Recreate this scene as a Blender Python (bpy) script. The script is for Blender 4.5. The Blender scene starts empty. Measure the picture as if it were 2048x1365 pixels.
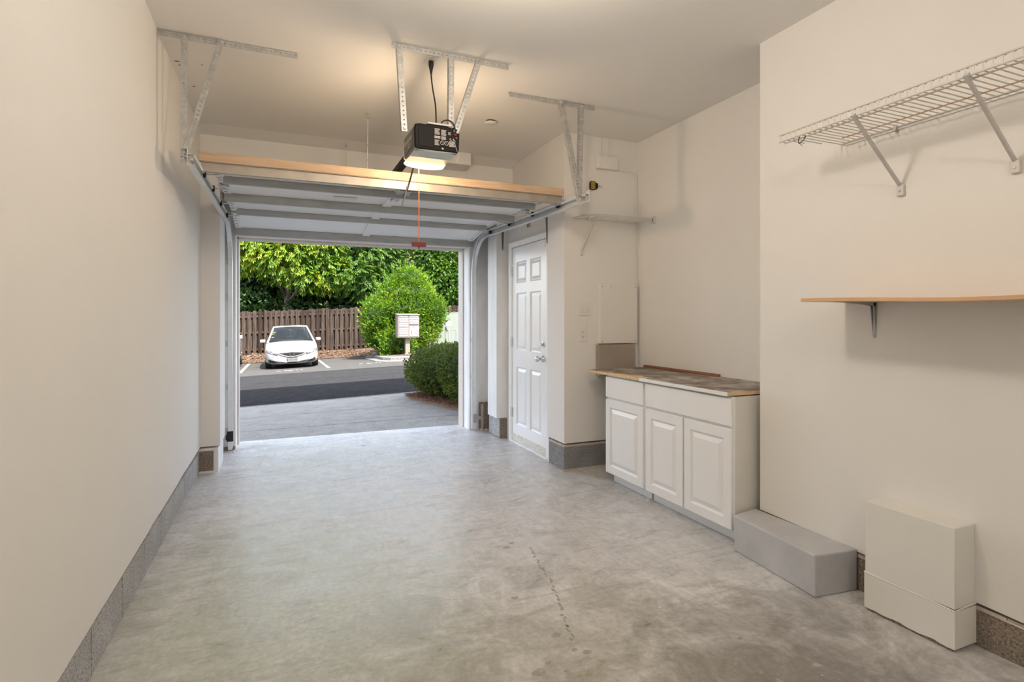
import bpy, bmesh, math, random
from mathutils import Vector, Matrix
from mathutils.bvhtree import BVHTree
R = random.Random(7)
S = bpy.context.scene
C = S.collection
PI = math.pi

# ------------------------------------------------------------------ camera, sky, sun, exposure
cam_d = bpy.data.cameras.new('camera'); cam = bpy.data.objects.new('camera', cam_d); C.objects.link(cam)
cam.location = (0, 0, 1.30); cam.rotation_euler = (PI/2, 0, -0.3976)
cam_d.sensor_width = 36; cam_d.lens = 36*1100.18/2048; cam_d.shift_y = -45.6/2048
cam_d.clip_start = .05; cam_d.clip_end = 400
S.camera = cam
W = bpy.data.worlds.new('world'); S.world = W; W.use_nodes = True
wn = W.node_tree.nodes; wl = W.node_tree.links; wn.clear()
sky = wn.new('ShaderNodeTexSky'); sky.sky_type = 'NISHITA'; sky.sun_disc = False
sky.sun_elevation = math.radians(58); sky.sun_rotation = math.radians(150); sky.air_density = 1.0; sky.dust_density = 2.0; sky.ozone_density = 1.0
bg = wn.new('ShaderNodeBackground'); bg.inputs['Strength'].default_value = 1.05
wo = wn.new('ShaderNodeOutputWorld'); hsv = wn.new('ShaderNodeHueSaturation'); hsv.inputs['Saturation'].default_value = .45; wl.new(sky.outputs[0], hsv.inputs['Color']); wl.new(hsv.outputs[0], bg.inputs[0]); wl.new(bg.outputs[0], wo.inputs[0])
sun_d = bpy.data.lights.new('sun', 'SUN'); sun_d.energy = 17.0; sun_d.angle = math.radians(.6); sun_d.color = (1, .95, .86)
sun = bpy.data.objects.new('sun', sun_d); C.objects.link(sun); sun.location = (4, -8, 16)
sun.rotation_euler = Vector((.22, -.50, .92)).to_track_quat('Z', 'Y').to_euler()
vs = S.view_settings
S.display_settings.display_device = 'sRGB'
vs.view_transform = 'Standard'; vs.look = 'None'; vs.gamma = 1; vs.exposure = 0.0; vs.use_curve_mapping = False
BULB_W, OPENER_W = 35.0, 15.0
WARM = (1, .86, .70)

# ------------------------------------------------------------------ materials
def nd(nt, t, **k):
    n = nt.nodes.new(t)
    for a, b in k.items(): setattr(n, a, b)
    return n
def ramp(nt, fac, stops):
    r = nd(nt, 'ShaderNodeValToRGB'); el = r.color_ramp.elements
    while len(el) < len(stops): el.new(.5)
    for e, (p, c) in zip(el, stops):
        e.position = p; e.color = (*c, 1) if len(c) == 3 else c
    nt.links.new(fac, r.inputs[0]); return r.outputs[0]
def noise(nt, scale, detail=4, vec=None, rough=.55, dist=0):
    n = nd(nt, 'ShaderNodeTexNoise'); n.inputs['Scale'].default_value = scale; n.inputs['Detail'].default_value = detail
    n.inputs['Roughness'].default_value = rough; n.inputs['Distortion'].default_value = dist
    if vec is not None: nt.links.new(vec, n.inputs['Vector'])
    return n.outputs['Fac']
def coords(nt, scale=(1, 1, 1), src='Object'):
    t = nd(nt, 'ShaderNodeTexCoord'); m = nd(nt, 'ShaderNodeMapping'); m.inputs['Scale'].default_value = scale
    nt.links.new(t.outputs[src], m.inputs['Vector']); return m.outputs[0]
def mixc(nt, fac, a, b, mode='MIX'):
    m = nd(nt, 'ShaderNodeMix', data_type='RGBA', blend_type=mode)
    for sock, v in ((m.inputs[0], fac), (m.inputs[6], a), (m.inputs[7], b)):
        if isinstance(v, (int, float)): sock.default_value = v
        elif isinstance(v, tuple): sock.default_value = (*v, 1)
        else: nt.links.new(v, sock)
    return m.outputs[2]
def new_mat(name):
    m = bpy.data.materials.new(name); m.use_nodes = True
    return m, m.node_tree, m.node_tree.nodes['Principled BSDF']
def bump(nt, b, h, strength, dist=.01):
    n = nd(nt, 'ShaderNodeBump'); n.inputs['Strength'].default_value = strength; n.inputs['Distance'].default_value = dist
    nt.links.new(h, n.inputs['Height']); nt.links.new(n.outputs[0], b.inputs['Normal'])
def mat(name, col, rough=.5, metal=0, var=.06, scale=8, stretch=(1, 1, 1), bmp=0, bscale=60, spec=.5, emit=None, estr=0, coat=0):
    m, nt, b = new_mat(name)
    v = coords(nt, stretch); f = noise(nt, scale, 5, v)
    c = ramp(nt, f, [(.3, tuple(x*(1-var) for x in col)), (.7, tuple(min(1, x*(1+var)) for x in col))])
    nt.links.new(c, b.inputs['Base Color'])
    b.inputs['Roughness'].default_value = rough; b.inputs['Metallic'].default_value = metal; b.inputs['Specular IOR Level'].default_value = spec
    if coat: b.inputs['Coat Weight'].default_value = coat
    if emit: b.inputs['Emission Color'].default_value = (*emit, 1); b.inputs['Emission Strength'].default_value = estr
    if bmp: bump(nt, b, noise(nt, bscale, 4, v), bmp)
    return m
M = {}
M['wall'] = mat('wall_paint', (.82, .805, .78), .62, var=.012, scale=2.5, bmp=.04, bscale=90, spec=.3)
M['ceil'] = mat('ceiling_paint', (.85, .835, .81), .8, var=.012, scale=2, spec=.2)
M['trim'] = mat('trim_paint', (.90, .90, .90), .32, var=.02, scale=6)
M['trimdirty'] = mat('worn_white_board', (.88, .88, .875), .5, var=.10, scale=7, stretch=(1, 1, .25))
M['doorwhite'] = mat('door_paint', (.91, .92, .935), .25, var=.015, scale=5)
M['cab'] = mat('cabinet_thermofoil', (.87, .875, .88), .3, var=.015, scale=5)
M['cabside'] = mat('cabinet_side_laminate', (.76, .74, .70), .45, var=.03, scale=4)
M['galv'] = mat('galvanised_steel', (.62, .64, .66), .38, metal=.85, var=.14, scale=14)
M['galvdull'] = mat('dull_galvanised_steel', (.50, .50, .49), .5, metal=.55, var=.16, scale=26)
M['strut'] = mat('strut_steel', (.47, .48, .48), .42, metal=.7, var=.10, scale=6, stretch=(1, 6, 6))
M['track'] = mat('track_steel', (.80, .82, .84), .34, metal=.45, var=.06, scale=9)
M['panel'] = mat('door_back_coating', (.92, .935, .95), .28, var=.02, scale=5, stretch=(.3, 3, 1))
M['chrome'] = mat('satin_chrome', (.72, .72, .72), .22, metal=1, var=.02)
M['steelgrey'] = mat('zinc_bracket', (.46, .46, .45), .42, metal=.7, var=.08)
M['bracegrey'] = mat('grey_coated_brace', (.55, .54, .54), .35, var=.03)
M['darkbr'] = mat('dark_grey_bracket', (.17, .17, .17), .5, metal=.3, var=.05)
M['black'] = mat('black_plastic', (.012, .011, .011), .5, var=.1, spec=.15)
M['greyplastic'] = mat('grey_plastic', (.17, .16, .16), .45, var=.05)
M['rubber'] = mat('black_rubber', (.015, .015, .015), .6)
M['wire'] = mat('vinyl_coated_wire', (.66, .63, .60), .4, var=.03)
M['wirebrown'] = mat('shade_brown_wire', (.50, .36, .26), .5, var=.08)  # same coated wire, with its shade painted in as brown
M['plate'] = mat('white_plastic', (.80, .79, .76), .35, var=.01)
M['slot'] = mat('dark_slot', (.05, .05, .05), .6)
M['orange'] = mat('orange_cord', (.75, .16, .045), .7)
M['red'] = mat('red_plastic', (.16, .014, .007), .45)
M['pale'] = mat('pale_label', (.75, .72, .66), .6, var=.02)
M['labelink'] = mat('label_ink', (.75, .70, .64), .6, var=.05)
M['steppaint'] = mat('step_grey_paint', (.50, .505, .52), .6, var=.10, scale=5, bmp=.15, bscale=70)
M['boxboard'] = mat('painted_board', (.80, .79, .75), .5, var=.02, scale=3)
M['greybox'] = mat('grey_painted_board', (.36, .31, .26), .6, var=.07, scale=4)
M['brass'] = mat('old_brass', (.38, .30, .08), .5, metal=.5, var=.2, scale=40)
M['hole'] = mat('dark_gap', (.035, .025, .02), .8)
M['mortar'] = mat('mortar', (.55, .47, .40), .85, var=.12, scale=18, bmp=.3)
M['redstick'] = mat('red_brown_moulding', (.24, .085, .04), .45, var=.15, scale=10, stretch=(6, 1, 6))
M['chipwood'] = mat('bare_chip_wood', (.72, .52, .30), .7, var=.16, scale=30)
M['wire_dark'] = mat('dark_wire', (.10, .09, .08), .6)
M['lens'] = mat('frosted_lens', (.70, .76, .77), .15, var=.02)
M['lensglow'] = mat('lit_lens', (.95, .85, .65), .4, emit=(1, .74, .40), estr=3.2)
M['bulb'] = mat('lit_bulb', (1, .9, .75), .4, emit=WARM, estr=12)

def wood(name, a, b, rough=.6, scale=3, stretch=(1, 14, 14), bmp=.1):
    m, nt, p = new_mat(name); v = coords(nt, stretch)
    f = noise(nt, scale, 8, v, .65, .6); nt.links.new(ramp(nt, f, [(.32, a), (.68, b)]), p.inputs['Base Color'])
    p.inputs['Roughness'].default_value = rough
    if bmp: bump(nt, p, f, bmp)
    return m
M['lumber'] = wood('pale_lumber', (.50, .33, .21), (.66, .49, .34))
M['board'] = wood('varnished_board', (.58, .36, .20), (.70, .47, .28), .4, 3, (10, .6, 10), 0)
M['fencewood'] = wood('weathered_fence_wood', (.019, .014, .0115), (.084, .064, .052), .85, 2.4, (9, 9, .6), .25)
def board_tone(m):
    nt = m.node_tree; p = nt.nodes['Principled BSDF']; src = p.inputs['Base Color'].links[0].from_socket
    g = nd(nt, 'ShaderNodeNewGeometry'); tone = ramp(nt, g.outputs['Random Per Island'], [(0, (.45, .40, .38)), (.5, (.95, .90, .86)), (1, (1.0, .98, .97))])
    nt.links.new(mixc(nt, 1.0, src, tone, 'MULTIPLY'), p.inputs['Base Color']); p.inputs['Specular IOR Level'].default_value = .1
board_tone(M['fencewood'])
M['bark'] = wood('bark', (.07, .055, .04), (.17, .14, .11), .9, 5, (3, 3, .8), .4)

def concrete_floor():
    m, nt, b = new_mat('garage_concrete'); v = coords(nt)
    big = noise(nt, .9, 5, v, .6, .5); mid = noise(nt, 3.2, 8, v, .68, 1.2)
    fine = noise(nt, 38, 6, v, .7); vs_ = coords(nt, (2.2, .8, 1)); streak = noise(nt, 5, 9, vs_, .72, 2.0)
    c = ramp(nt, mid, [(.28, (.45, .45, .455)), (.46, (.61, .61, .615)), (.66, (.74, .74, .745))])
    c = mixc(nt, ramp(nt, streak, [(.42, (0, 0, 0)), (.72, (.75, .75, .75))]), c, (.47, .455, .43))
    # irregular patches: tree reflection painted in green, brown dirt nearer, darker spot at right
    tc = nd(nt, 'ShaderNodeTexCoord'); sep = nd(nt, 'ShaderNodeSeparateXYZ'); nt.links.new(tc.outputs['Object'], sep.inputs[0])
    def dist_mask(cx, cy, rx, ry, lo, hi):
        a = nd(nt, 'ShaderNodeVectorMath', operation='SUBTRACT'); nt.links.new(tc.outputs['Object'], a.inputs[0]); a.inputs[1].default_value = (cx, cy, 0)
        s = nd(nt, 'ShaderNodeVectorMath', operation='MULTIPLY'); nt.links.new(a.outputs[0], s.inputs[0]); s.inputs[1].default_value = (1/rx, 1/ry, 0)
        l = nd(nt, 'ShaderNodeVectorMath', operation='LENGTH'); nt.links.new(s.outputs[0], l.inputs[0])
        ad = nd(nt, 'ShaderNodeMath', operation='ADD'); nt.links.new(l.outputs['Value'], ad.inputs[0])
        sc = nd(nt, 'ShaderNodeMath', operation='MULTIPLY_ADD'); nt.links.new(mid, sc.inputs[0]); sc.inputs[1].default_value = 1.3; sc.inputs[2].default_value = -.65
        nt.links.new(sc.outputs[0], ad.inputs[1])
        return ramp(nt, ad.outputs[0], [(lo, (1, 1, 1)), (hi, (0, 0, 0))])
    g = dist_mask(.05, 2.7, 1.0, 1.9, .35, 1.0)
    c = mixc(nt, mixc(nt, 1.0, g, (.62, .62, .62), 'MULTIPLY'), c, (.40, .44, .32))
    g2 = dist_mask(.75, 1.2, 1.6, 1.5, .3, 1.0)
    c = mixc(nt, mixc(nt, 1.0, g2, (.62, .62, .62), 'MULTIPLY'), c, (.27, .245, .155))
    g3 = dist_mask(1.75, 1.35, .75, .75, .25, 1.0)
    c = mixc(nt, mixc(nt, 1.0, g3, (.75, .75, .75), 'MULTIPLY'), c, (.15, .135, .12))
    fl = noise(nt, 2.4, 10, coords(nt, (.8, 2.6, 1)), .75, 2.5)
    c = mixc(nt, ramp(nt, fl, [(.50, (0, 0, 0)), (.68, (.62, .62, .62))]), c, (.27, .265, .26))
    sp = noise(nt, 7, 8, v, .8, .8)
    c = mixc(nt, ramp(nt, sp, [(.60, (0, 0, 0)), (.78, (.7, .7, .7))]), c, (.80, .80, .81))
    c = mixc(nt, .35, c, ramp(nt, fine, [(.3, (.25, .25, .25)), (.7, (.72, .72, .72))]), 'OVERLAY')
    nt.links.new(c, b.inputs['Base Color'])
    nt.links.new(ramp(nt, mid, [(.3, (.26, .26, .26)), (.7, (.46, .46, .46))]), b.inputs['Roughness'])
    bump(nt, b, fine, .12, .004); return m
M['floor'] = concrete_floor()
def speckled(name, a, b, dark, scale=110, rough=.9, bmp=.5, spec=.3):
    m, nt, p = new_mat(name); v = coords(nt); f = noise(nt, scale, 3, v, .7); g = noise(nt, 5, 5, v)
    c = ramp(nt, f, [(.33, dark), (.48, a), (.66, b)]); c = mixc(nt, .35, c, ramp(nt, g, [(.3, (.3, .3, .3)), (.7, (.7, .7, .7))]), 'OVERLAY')
    nt.links.new(c, p.inputs['Base Color']); p.inputs['Roughness'].default_value = rough; p.inputs['Specular IOR Level'].default_value = spec; bump(nt, p, f, bmp, .004); return m
M['block'] = speckled('concrete_block', (.40, .40, .405), (.56, .56, .565), (.18, .18, .18))
M['blockdark'] = speckled('dark_concrete_block', (.25, .25, .255), (.36, .36, .37), (.11, .11, .11))
M['blockbrown'] = speckled('stained_concrete_block', (.24, .20, .165), (.37, .31, .26), (.10, .08, .07))
M['counter'] = speckled('worn_particle_board', (.27, .23, .20), (.44, .40, .37), (.17, .14, .12), 5, .7, .1)
M['drive'] = speckled('driveway_concrete', (.235, .23, .215), (.27, .265, .25), (.20, .196, .183), 30, .85, .15)
M['asphalt'] = speckled('asphalt', (.030, .030, .0315), (.041, .041, .043), (.020, .020, .021), 45, .95, .2, 0)
M['asphaltworn'] = speckled('worn_asphalt', (.058, .056, .054), (.074, .072, .069), (.043, .042, .040), 45, .95, .2, .05)
M['gutter'] = speckled('kerb_concrete', (.13, .12, .112), (.165, .155, .143), (.10, .095, .088), 20, .9, .1)
M['roadpaint'] = speckled('worn_road_paint', (.17, .165, .158), (.22, .215, .205), (.07, .068, .066), 16, .8, 0)
M['litter'] = speckled('leaf_litter_soil', (.06, .033, .02), (.12, .08, .055), (.022, .014, .009), 9, .95, .6)
M['soil'] = speckled('woodland_soil', (.07, .05, .035), (.12, .085, .06), (.035, .027, .02), 6, .95, .4)
M['mulch'] = speckled('pine_straw', (.20, .11, .07), (.33, .20, .13), (.07, .04, .03), 40, .95, .8)
M['brickext'] = mat('brick_facade', (.36, .22, .17), .85, var=.15, scale=8)
M['roofing'] = mat('roof_shingle', (.15, .14, .14), .9, var=.2, scale=9)
M['carwhite'] = mat('white_car_paint', (.26, .26, .26), .22, var=.005, coat=.6)
M['carblack'] = mat('car_black_trim', (.02, .02, .02), .4)
M['grille'] = mat('car_grille_mesh', (.018, .017, .018), .4, metal=.3, var=.5, scale=70)
M['headlamp'] = mat('headlamp_lens', (.10, .10, .105), .2, metal=.2, var=.6, scale=22)
M['seat'] = mat('beige_seat_cloth', (.13, .13, .11), .8, var=.05)
M['platewhite'] = mat('number_plate', (.15, .145, .15), .5, var=.03)
M['ink'] = mat('plate_ink', (.06, .058, .07), .6)
M['tyre'] = mat('tyre_rubber', (.018, .018, .018), .8)
M['mail'] = mat('mailbox_paint', (.185, .155, .14), .5, var=.03)
M['mailpost'] = mat('mailbox_pedestal_paint', (.20, .165, .14), .6, var=.05)
M['maildoor'] = mat('mailbox_door_paint', (.215, .20, .197), .45, var=.02)
M['util'] = mat('pale_green_enamel', (.150, .170, .145), .45, var=.03)
M['utilline'] = mat('cabinet_seam', (.22, .25, .22), .6)
M['postgrey'] = mat('grey_painted_pipe', (.20, .21, .21), .5)
def glass():
    m = bpy.data.materials.new('car_glass'); m.use_nodes = True; nt = m.node_tree; nt.nodes.clear()
    o = nd(nt, 'ShaderNodeOutputMaterial'); t = nd(nt, 'ShaderNodeBsdfTransparent'); t.inputs[0].default_value = (.36, .41, .37, 1)
    g = nd(nt, 'ShaderNodeBsdfGlossy'); g.inputs['Roughness'].default_value = .03; f = nd(nt, 'ShaderNodeFresnel'); f.inputs[0].default_value = 1.35
    x = nd(nt, 'ShaderNodeMixShader'); nt.links.new(f.outputs[0], x.inputs[0]); nt.links.new(t.outputs[0], x.inputs[1]); nt.links.new(g.outputs[0], x.inputs[2]); nt.links.new(x.outputs[0], o.inputs[0]); return m
M['glass'] = glass()
def leafmat(name, a, b, c, trans=.45):
    m = bpy.data.materials.new(name); m.use_nodes = True; nt = m.node_tree; nt.nodes.clear()
    o = nd(nt, 'ShaderNodeOutputMaterial'); geo = nd(nt, 'ShaderNodeNewGeometry')
    v = coords(nt); f = noise(nt, .9, 3, v)
    mx = nd(nt, 'ShaderNodeMath', operation='MULTIPLY_ADD'); nt.links.new(geo.outputs['Random Per Island'], mx.inputs[0]); mx.inputs[1].default_value = .55; 
    s2 = nd(nt, 'ShaderNodeMath', operation='MULTIPLY_ADD'); nt.links.new(f, s2.inputs[0]); s2.inputs[1].default_value = 1.3; s2.inputs[2].default_value = -.42
    nt.links.new(s2.outputs[0], mx.inputs[2])
    col = ramp(nt, mx.outputs[0], [(.1, a), (.5, b), (.9, c)])
    d = nd(nt, 'ShaderNodeBsdfDiffuse'); t = nd(nt, 'ShaderNodeBsdfTranslucent'); g = nd(nt, 'ShaderNodeBsdfGlossy'); g.inputs['Roughness'].default_value = .5
    nt.links.new(col, d.inputs[0]); nt.links.new(col, t.inputs[0])
    x = nd(nt, 'ShaderNodeMixShader'); x.inputs[0].default_value = trans; nt.links.new(d.outputs[0], x.inputs[1]); nt.links.new(t.outputs[0], x.inputs[2])
    y = nd(nt, 'ShaderNodeMixShader'); y.inputs[0].default_value = .02; nt.links.new(x.outputs[0], y.inputs[1]); nt.links.new(g.outputs[0], y.inputs[2])
    nt.links.new(y.outputs[0], o.inputs[0]); return m
M['leafbright'] = leafmat('bright_drooping_leaves', (0.0298, 0.1020, 0.0051), (0.1105, 0.2125, 0.0085), (0.3060, 0.3230, 0.0153), 0.5)
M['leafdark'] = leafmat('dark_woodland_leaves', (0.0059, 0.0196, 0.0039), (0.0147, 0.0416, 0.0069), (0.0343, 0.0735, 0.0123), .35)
M['leafmid'] = leafmat('mid_green_leaves', (0.0213, 0.0723, 0.0068), (0.0638, 0.1445, 0.0119), (0.1360, 0.2295, 0.0221), 0.45)
M['leafbush'] = leafmat('bush_leaves', (0.0382, 0.1105, 0.0068), (0.1020, 0.2040, 0.0102), (0.2125, 0.3060, 0.0187), 0.45)
M['leafhedge'] = leafmat('hedge_leaves', (0.0540, 0.0884, 0.0202), (0.1140, 0.1612, 0.0313), (0.2040, 0.2496, 0.0552), 0.3)
M['leafwisp'] = leafmat('pale_wispy_leaves', (0.1020, 0.1224, 0.0408), (0.1530, 0.1683, 0.0663), (0.2040, 0.2091, 0.1020), .5)
M['leafcore'] = mat('shaded_inner_leaves', (.012, .028, .006), .9, var=.4, scale=25)  # leaf green darkened so the core carries the shade between leaves

# ------------------------------------------------------------------ mesh builder
ORG = {}
class MB:
    def __init__(s): s.v = []; s.f = []; s.mi = []; s.m = 0
    def add(s, vs, fs):
        n = len(s.v); s.v += [tuple(p) for p in vs]; s.f += [tuple(i+n for i in f) for f in fs]; s.mi += [s.m]*len(fs); return s
    def box(s, x0, x1, y0, y1, z0, z1):
        return s.add([(x0, y0, z0), (x1, y0, z0), (x1, y1, z0), (x0, y1, z0), (x0, y0, z1), (x1, y0, z1), (x1, y1, z1), (x0, y1, z1)],
                     [(0, 3, 2, 1), (4, 5, 6, 7), (0, 1, 5, 4), (1, 2, 6, 5), (2, 3, 7, 6), (3, 0, 4, 7)])
    def prism(s, poly, axis, a, b):
        def P(p, t):
            return {'x': (t, p[0], p[1]), 'y': (p[0], t, p[1]), 'z': (p[0], p[1], t)}[axis]
        n = len(poly); vs = [P(p, a) for p in poly]+[P(p, b) for p in poly]
        fs = [tuple(range(n))[::-1], tuple(range(n, 2*n))]+[(i, (i+1) % n, n+(i+1) % n, n+i) for i in range(n)]
        return s.add(vs, fs)
    def ring(s, c, u, w, r, n=10, r2=None):
        return [tuple(Vector(c)+Vector(u)*math.cos(2*PI*i/n)*r+Vector(w)*math.sin(2*PI*i/n)*(r2 or r)) for i in range(n)]
    def tube(s, path, r, n=8, cap=True, rs=None):
        path = [Vector(p) for p in path]; rings = []; up = None
        for i, p in enumerate(path):
            d = (path[min(i+1, len(path)-1)]-path[max(i-1, 0)]).normalized()
            if up is None: up = Vector((0, 0, 1)) if abs(d.z) < .9 else Vector((1, 0, 0))
            u = d.cross(up).normalized(); w = u.cross(d).normalized(); up = w
            rings.append(s.ring(p, u, w, rs[i] if rs else r, n))
        vs = [p for q in rings for p in q]; fs = []
        for k in range(len(rings)-1):
            for i in range(n): fs.append((k*n+i, k*n+(i+1) % n, (k+1)*n+(i+1) % n, (k+1)*n+i))
        if cap: fs += [tuple(range(n))[::-1], tuple((len(rings)-1)*n+i for i in range(n))]
        return s.add(vs, fs)
    def bar(s, p, q, a, b, up=(0, 0, 1)):
        p, q = Vector(p), Vector(q); d = (q-p).normalized(); u = d.cross(Vector(up))
        if u.length < 1e-4: u = d.cross(Vector((1, 0, 0)))
        u.normalize(); w = u.cross(d)
        vs = [c+u*i*a/2+w*j*b/2 for c in (p, q) for i, j in ((-1, -1), (1, -1), (1, 1), (-1, 1))]
        return s.add(vs, [(0, 1, 2, 3), (7, 6, 5, 4), (0, 4, 5, 1), (1, 5, 6, 2), (2, 6, 7, 3), (3, 7, 4, 0)])
    def lathe(s, c, axis, prof, n=24):
        ax = Vector(axis).normalized(); u = ax.orthogonal().normalized(); w = ax.cross(u); vs = []; fs = []
        for (r, h) in prof: vs += s.ring(Vector(c)+ax*h, u, w, max(r, 1e-4), n)
        for k in range(len(prof)-1):
            for i in range(n): fs.append((k*n+i, k*n+(i+1) % n, (k+1)*n+(i+1) % n, (k+1)*n+i))
        fs += [tuple(range(n))[::-1], tuple((len(prof)-1)*n+i for i in range(n))]
        return s.add(vs, fs)
    def loft(s, loops, closed=True, cap=True):
        n = len(loops[0]); vs = [p for l in loops for p in l]; fs = []
        for k in range(len(loops)-1):
            for i in range(n if closed else n-1): fs.append((k*n+i, k*n+(i+1) % n, (k+1)*n+(i+1) % n, (k+1)*n+i))
        if cap and closed: fs += [tuple(range(n))[::-1], tuple((len(loops)-1)*n+i for i in range(n))]
        return s.add(vs, fs)
    def build(s, name, mats, parent=None, smooth=False, bevel=0, sub=0, solid=0, world=True, seg=2):
        o_ = ORG.get(parent, Vector((0, 0, 0))) if parent is not None else Vector((0, 0, 0))
        me = bpy.data.meshes.new(name); me.from_pydata([tuple(Vector(p)-o_) for p in s.v] if world else s.v, [], s.f)
        if not isinstance(mats, (list, tuple)): mats = [mats]
        for m in mats: me.materials.append(m)
        if len(mats) > 1: me.polygons.foreach_set('material_index', s.mi)
        if smooth: me.polygons.foreach_set('use_smooth', [True]*len(me.polygons))
        bm = bmesh.new(); bm.from_mesh(me); bmesh.ops.recalc_face_normals(bm, faces=bm.faces); bm.to_mesh(me); bm.free()
        o = bpy.data.objects.new(name, me); C.objects.link(o)
        if parent is not None: o.parent = parent
        ORG[o] = o_
        if solid: k = o.modifiers.new('solid', 'SOLIDIFY'); k.thickness = solid; k.offset = 0
        if bevel: k = o.modifiers.new('bevel', 'BEVEL'); k.width = bevel; k.segments = seg; k.limit_method = 'ANGLE'; k.angle_limit = .6
        if sub: k = o.modifiers.new('sub', 'SUBSURF'); k.levels = sub; k.render_levels = sub
        return o
def each(k, name, m, parent, **kw):
    """builds every loose piece of k as an object of its own"""
    p = list(range(len(k.v)))
    def f(i):
        while p[i] != i: p[i] = p[p[i]]; i = p[i]
        return i
    for fc in k.f:
        for i in fc[1:]: p[f(i)] = f(fc[0])
    grp = {}
    for j, fc in enumerate(k.f): grp.setdefault(f(fc[0]), []).append(fc)
    out = []
    for fs in grp.values():
        idx = sorted({i for fc in fs for i in fc}); mp = {i: n for n, i in enumerate(idx)}
        q = MB(); q.add([k.v[i] for i in idx], [tuple(mp[i] for i in fc) for fc in fs]); out.append(q.build(name, m, parent, **kw))
    return out
def tag(o, label, cat, group=None, kind=None):
    o['label'] = label; o['category'] = cat
    if group: o['group'] = group
    if kind: o['kind'] = kind
    return o
def thing(name, loc, label, cat, group=None):
    o = bpy.data.objects.new(name, None); C.objects.link(o); o.location = loc; o.empty_display_size = .1; ORG[o] = Vector(loc)
    return tag(o, label, cat, group)
def struct(o, label=None, cat=None):
    o['kind'] = 'structure'
    if label: o['label'] = label; o['category'] = cat
    return o
def copy_tree(o, parent=None):
    c = o.copy(); C.objects.link(c); c.parent = parent; ORG[c] = ORG.get(o, Vector())
    for ch in list(o.children): copy_tree(ch, c)
    return c
def text(name, body, size, loc, rot, m, parent, align='CENTER', ext=.0003):
    cu = bpy.data.curves.new(name, 'FONT'); cu.body = body; cu.size = size; cu.align_x = align; cu.align_y = 'CENTER'; cu.extrude = ext
    o = bpy.data.objects.new(name, cu); C.objects.link(o); cu.materials.append(m); o.rotation_euler = rot
    dg = bpy.context.evaluated_depsgraph_get(); me = bpy.data.meshes.new_from_object(o.evaluated_get(dg)); bpy.data.objects.remove(o)
    o = bpy.data.objects.new(name, me); C.objects.link(o); me.materials.clear(); me.materials.append(m); o.rotation_euler = rot
    o.location = Vector(loc)-ORG.get(parent, Vector()); o.parent = parent; return o
def box(name, m, *d, parent=None, bevel=0): return MB().box(*d).build(name, m, parent, bevel=bevel)

XL, XR, XA, ZC = -.6224, 2.5374, 2.9586, 2.878
YO = 6.4457
# ------------------------------------------------------------------ the room
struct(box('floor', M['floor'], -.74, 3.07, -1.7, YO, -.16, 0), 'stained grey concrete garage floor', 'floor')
cl = struct(box('ceiling', M['ceil'], -.74, 3.07, -1.7, YO, ZC, ZC+.1), 'cream painted garage ceiling', 'ceiling')
b = MB()
for x, y, rx, ry in ((-.590, 3.907, .020, .007), (-.583, 3.962, .008, .006), (-.546, 4.288, .008, .007), (-.606, 4.259, .006, .006), (-.600, 4.324, .006, .006), (-.453, 3.905, .008, .004)):
    b.prism([(x+rx*math.cos(a*PI/4)*R.uniform(.7, 1.2), y+ry*math.sin(a*PI/4)*R.uniform(.7, 1.2)) for a in range(8)], 'z', ZC-.001, ZC)
b.build('ceiling_puncture', M['hole'], cl)
# left wall: drywall above a block course
def ragged(y0, y1, zf, n, amp):
    return [(y0+(y1-y0)*i/n, zf(y0+(y1-y0)*i/n)+R.uniform(-amp, amp)) for i in range(n+1)]
lo = ragged(-1.7, 6.12, lambda y: .192+.006*y, 60, .004)
MB_ = MB().prism(lo+[(6.12, ZC), (-1.7, ZC)], 'x', XL-.12, XL); struct(MB_.build('wall_left', M['wall']), 'cream painted left wall of the garage', 'wall')
def blocks(name, xa, xb, ys, ztop, m, mm, axis='y'):
    """a course of blocks: boxes with mortar set a little back; xa is the exposed face"""
    k = MB(); sgn = 1 if xb > xa else -1
    for i in range(len(ys)-1):
        a, c = ys[i]+.005, ys[i+1]-.005
        if axis == 'y': k.box(min(xa, xb), max(xa, xb), a, c, .012, ztop)
        else: k.box(a, c, min(xa, xb), max(xa, xb), .012, ztop)
    k.m = 1
    if axis == 'y': k.box(min(xa+sgn*.004, xb), max(xa+sgn*.004, xb), ys[0]+.004, ys[-1]-.004, 0, ztop-.006)
    else: k.box(ys[0]+.004, ys[-1]-.004, min(xa+sgn*.004, xb), max(xa+sgn*.004, xb), 0, ztop-.006)
    return struct(k.build(name, [m, mm]), name.replace('_', ' ')+' course of grey concrete block', 'block course')
blocks('baseboard_left', XL-.006, XL-.11, [-1.7]+[2.41+.415*k for k in range(-9, 7)]+[5.24], .186, M['block'], M['mortar'])
# left pier beside the opening
struct(box('pillar_left', M['wall'], -.74, -.477, 5.26, 5.69, .218, ZC), 'narrow white pier left of the garage opening', 'wall')
k = MB(); k.box(-.70, -.524, 5.235, 5.245, .02, .185); k.m = 1; k.box(-.74, -.490, 5.245, 5.69, 0, .205); k.box(-.70, -.517, 5.238, 5.247, 0, .03)
struct(k.build('pillar_baseboard', [M['blockbrown'], M['trimdirty']]), 'block foot of the left pier', 'block course')
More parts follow.
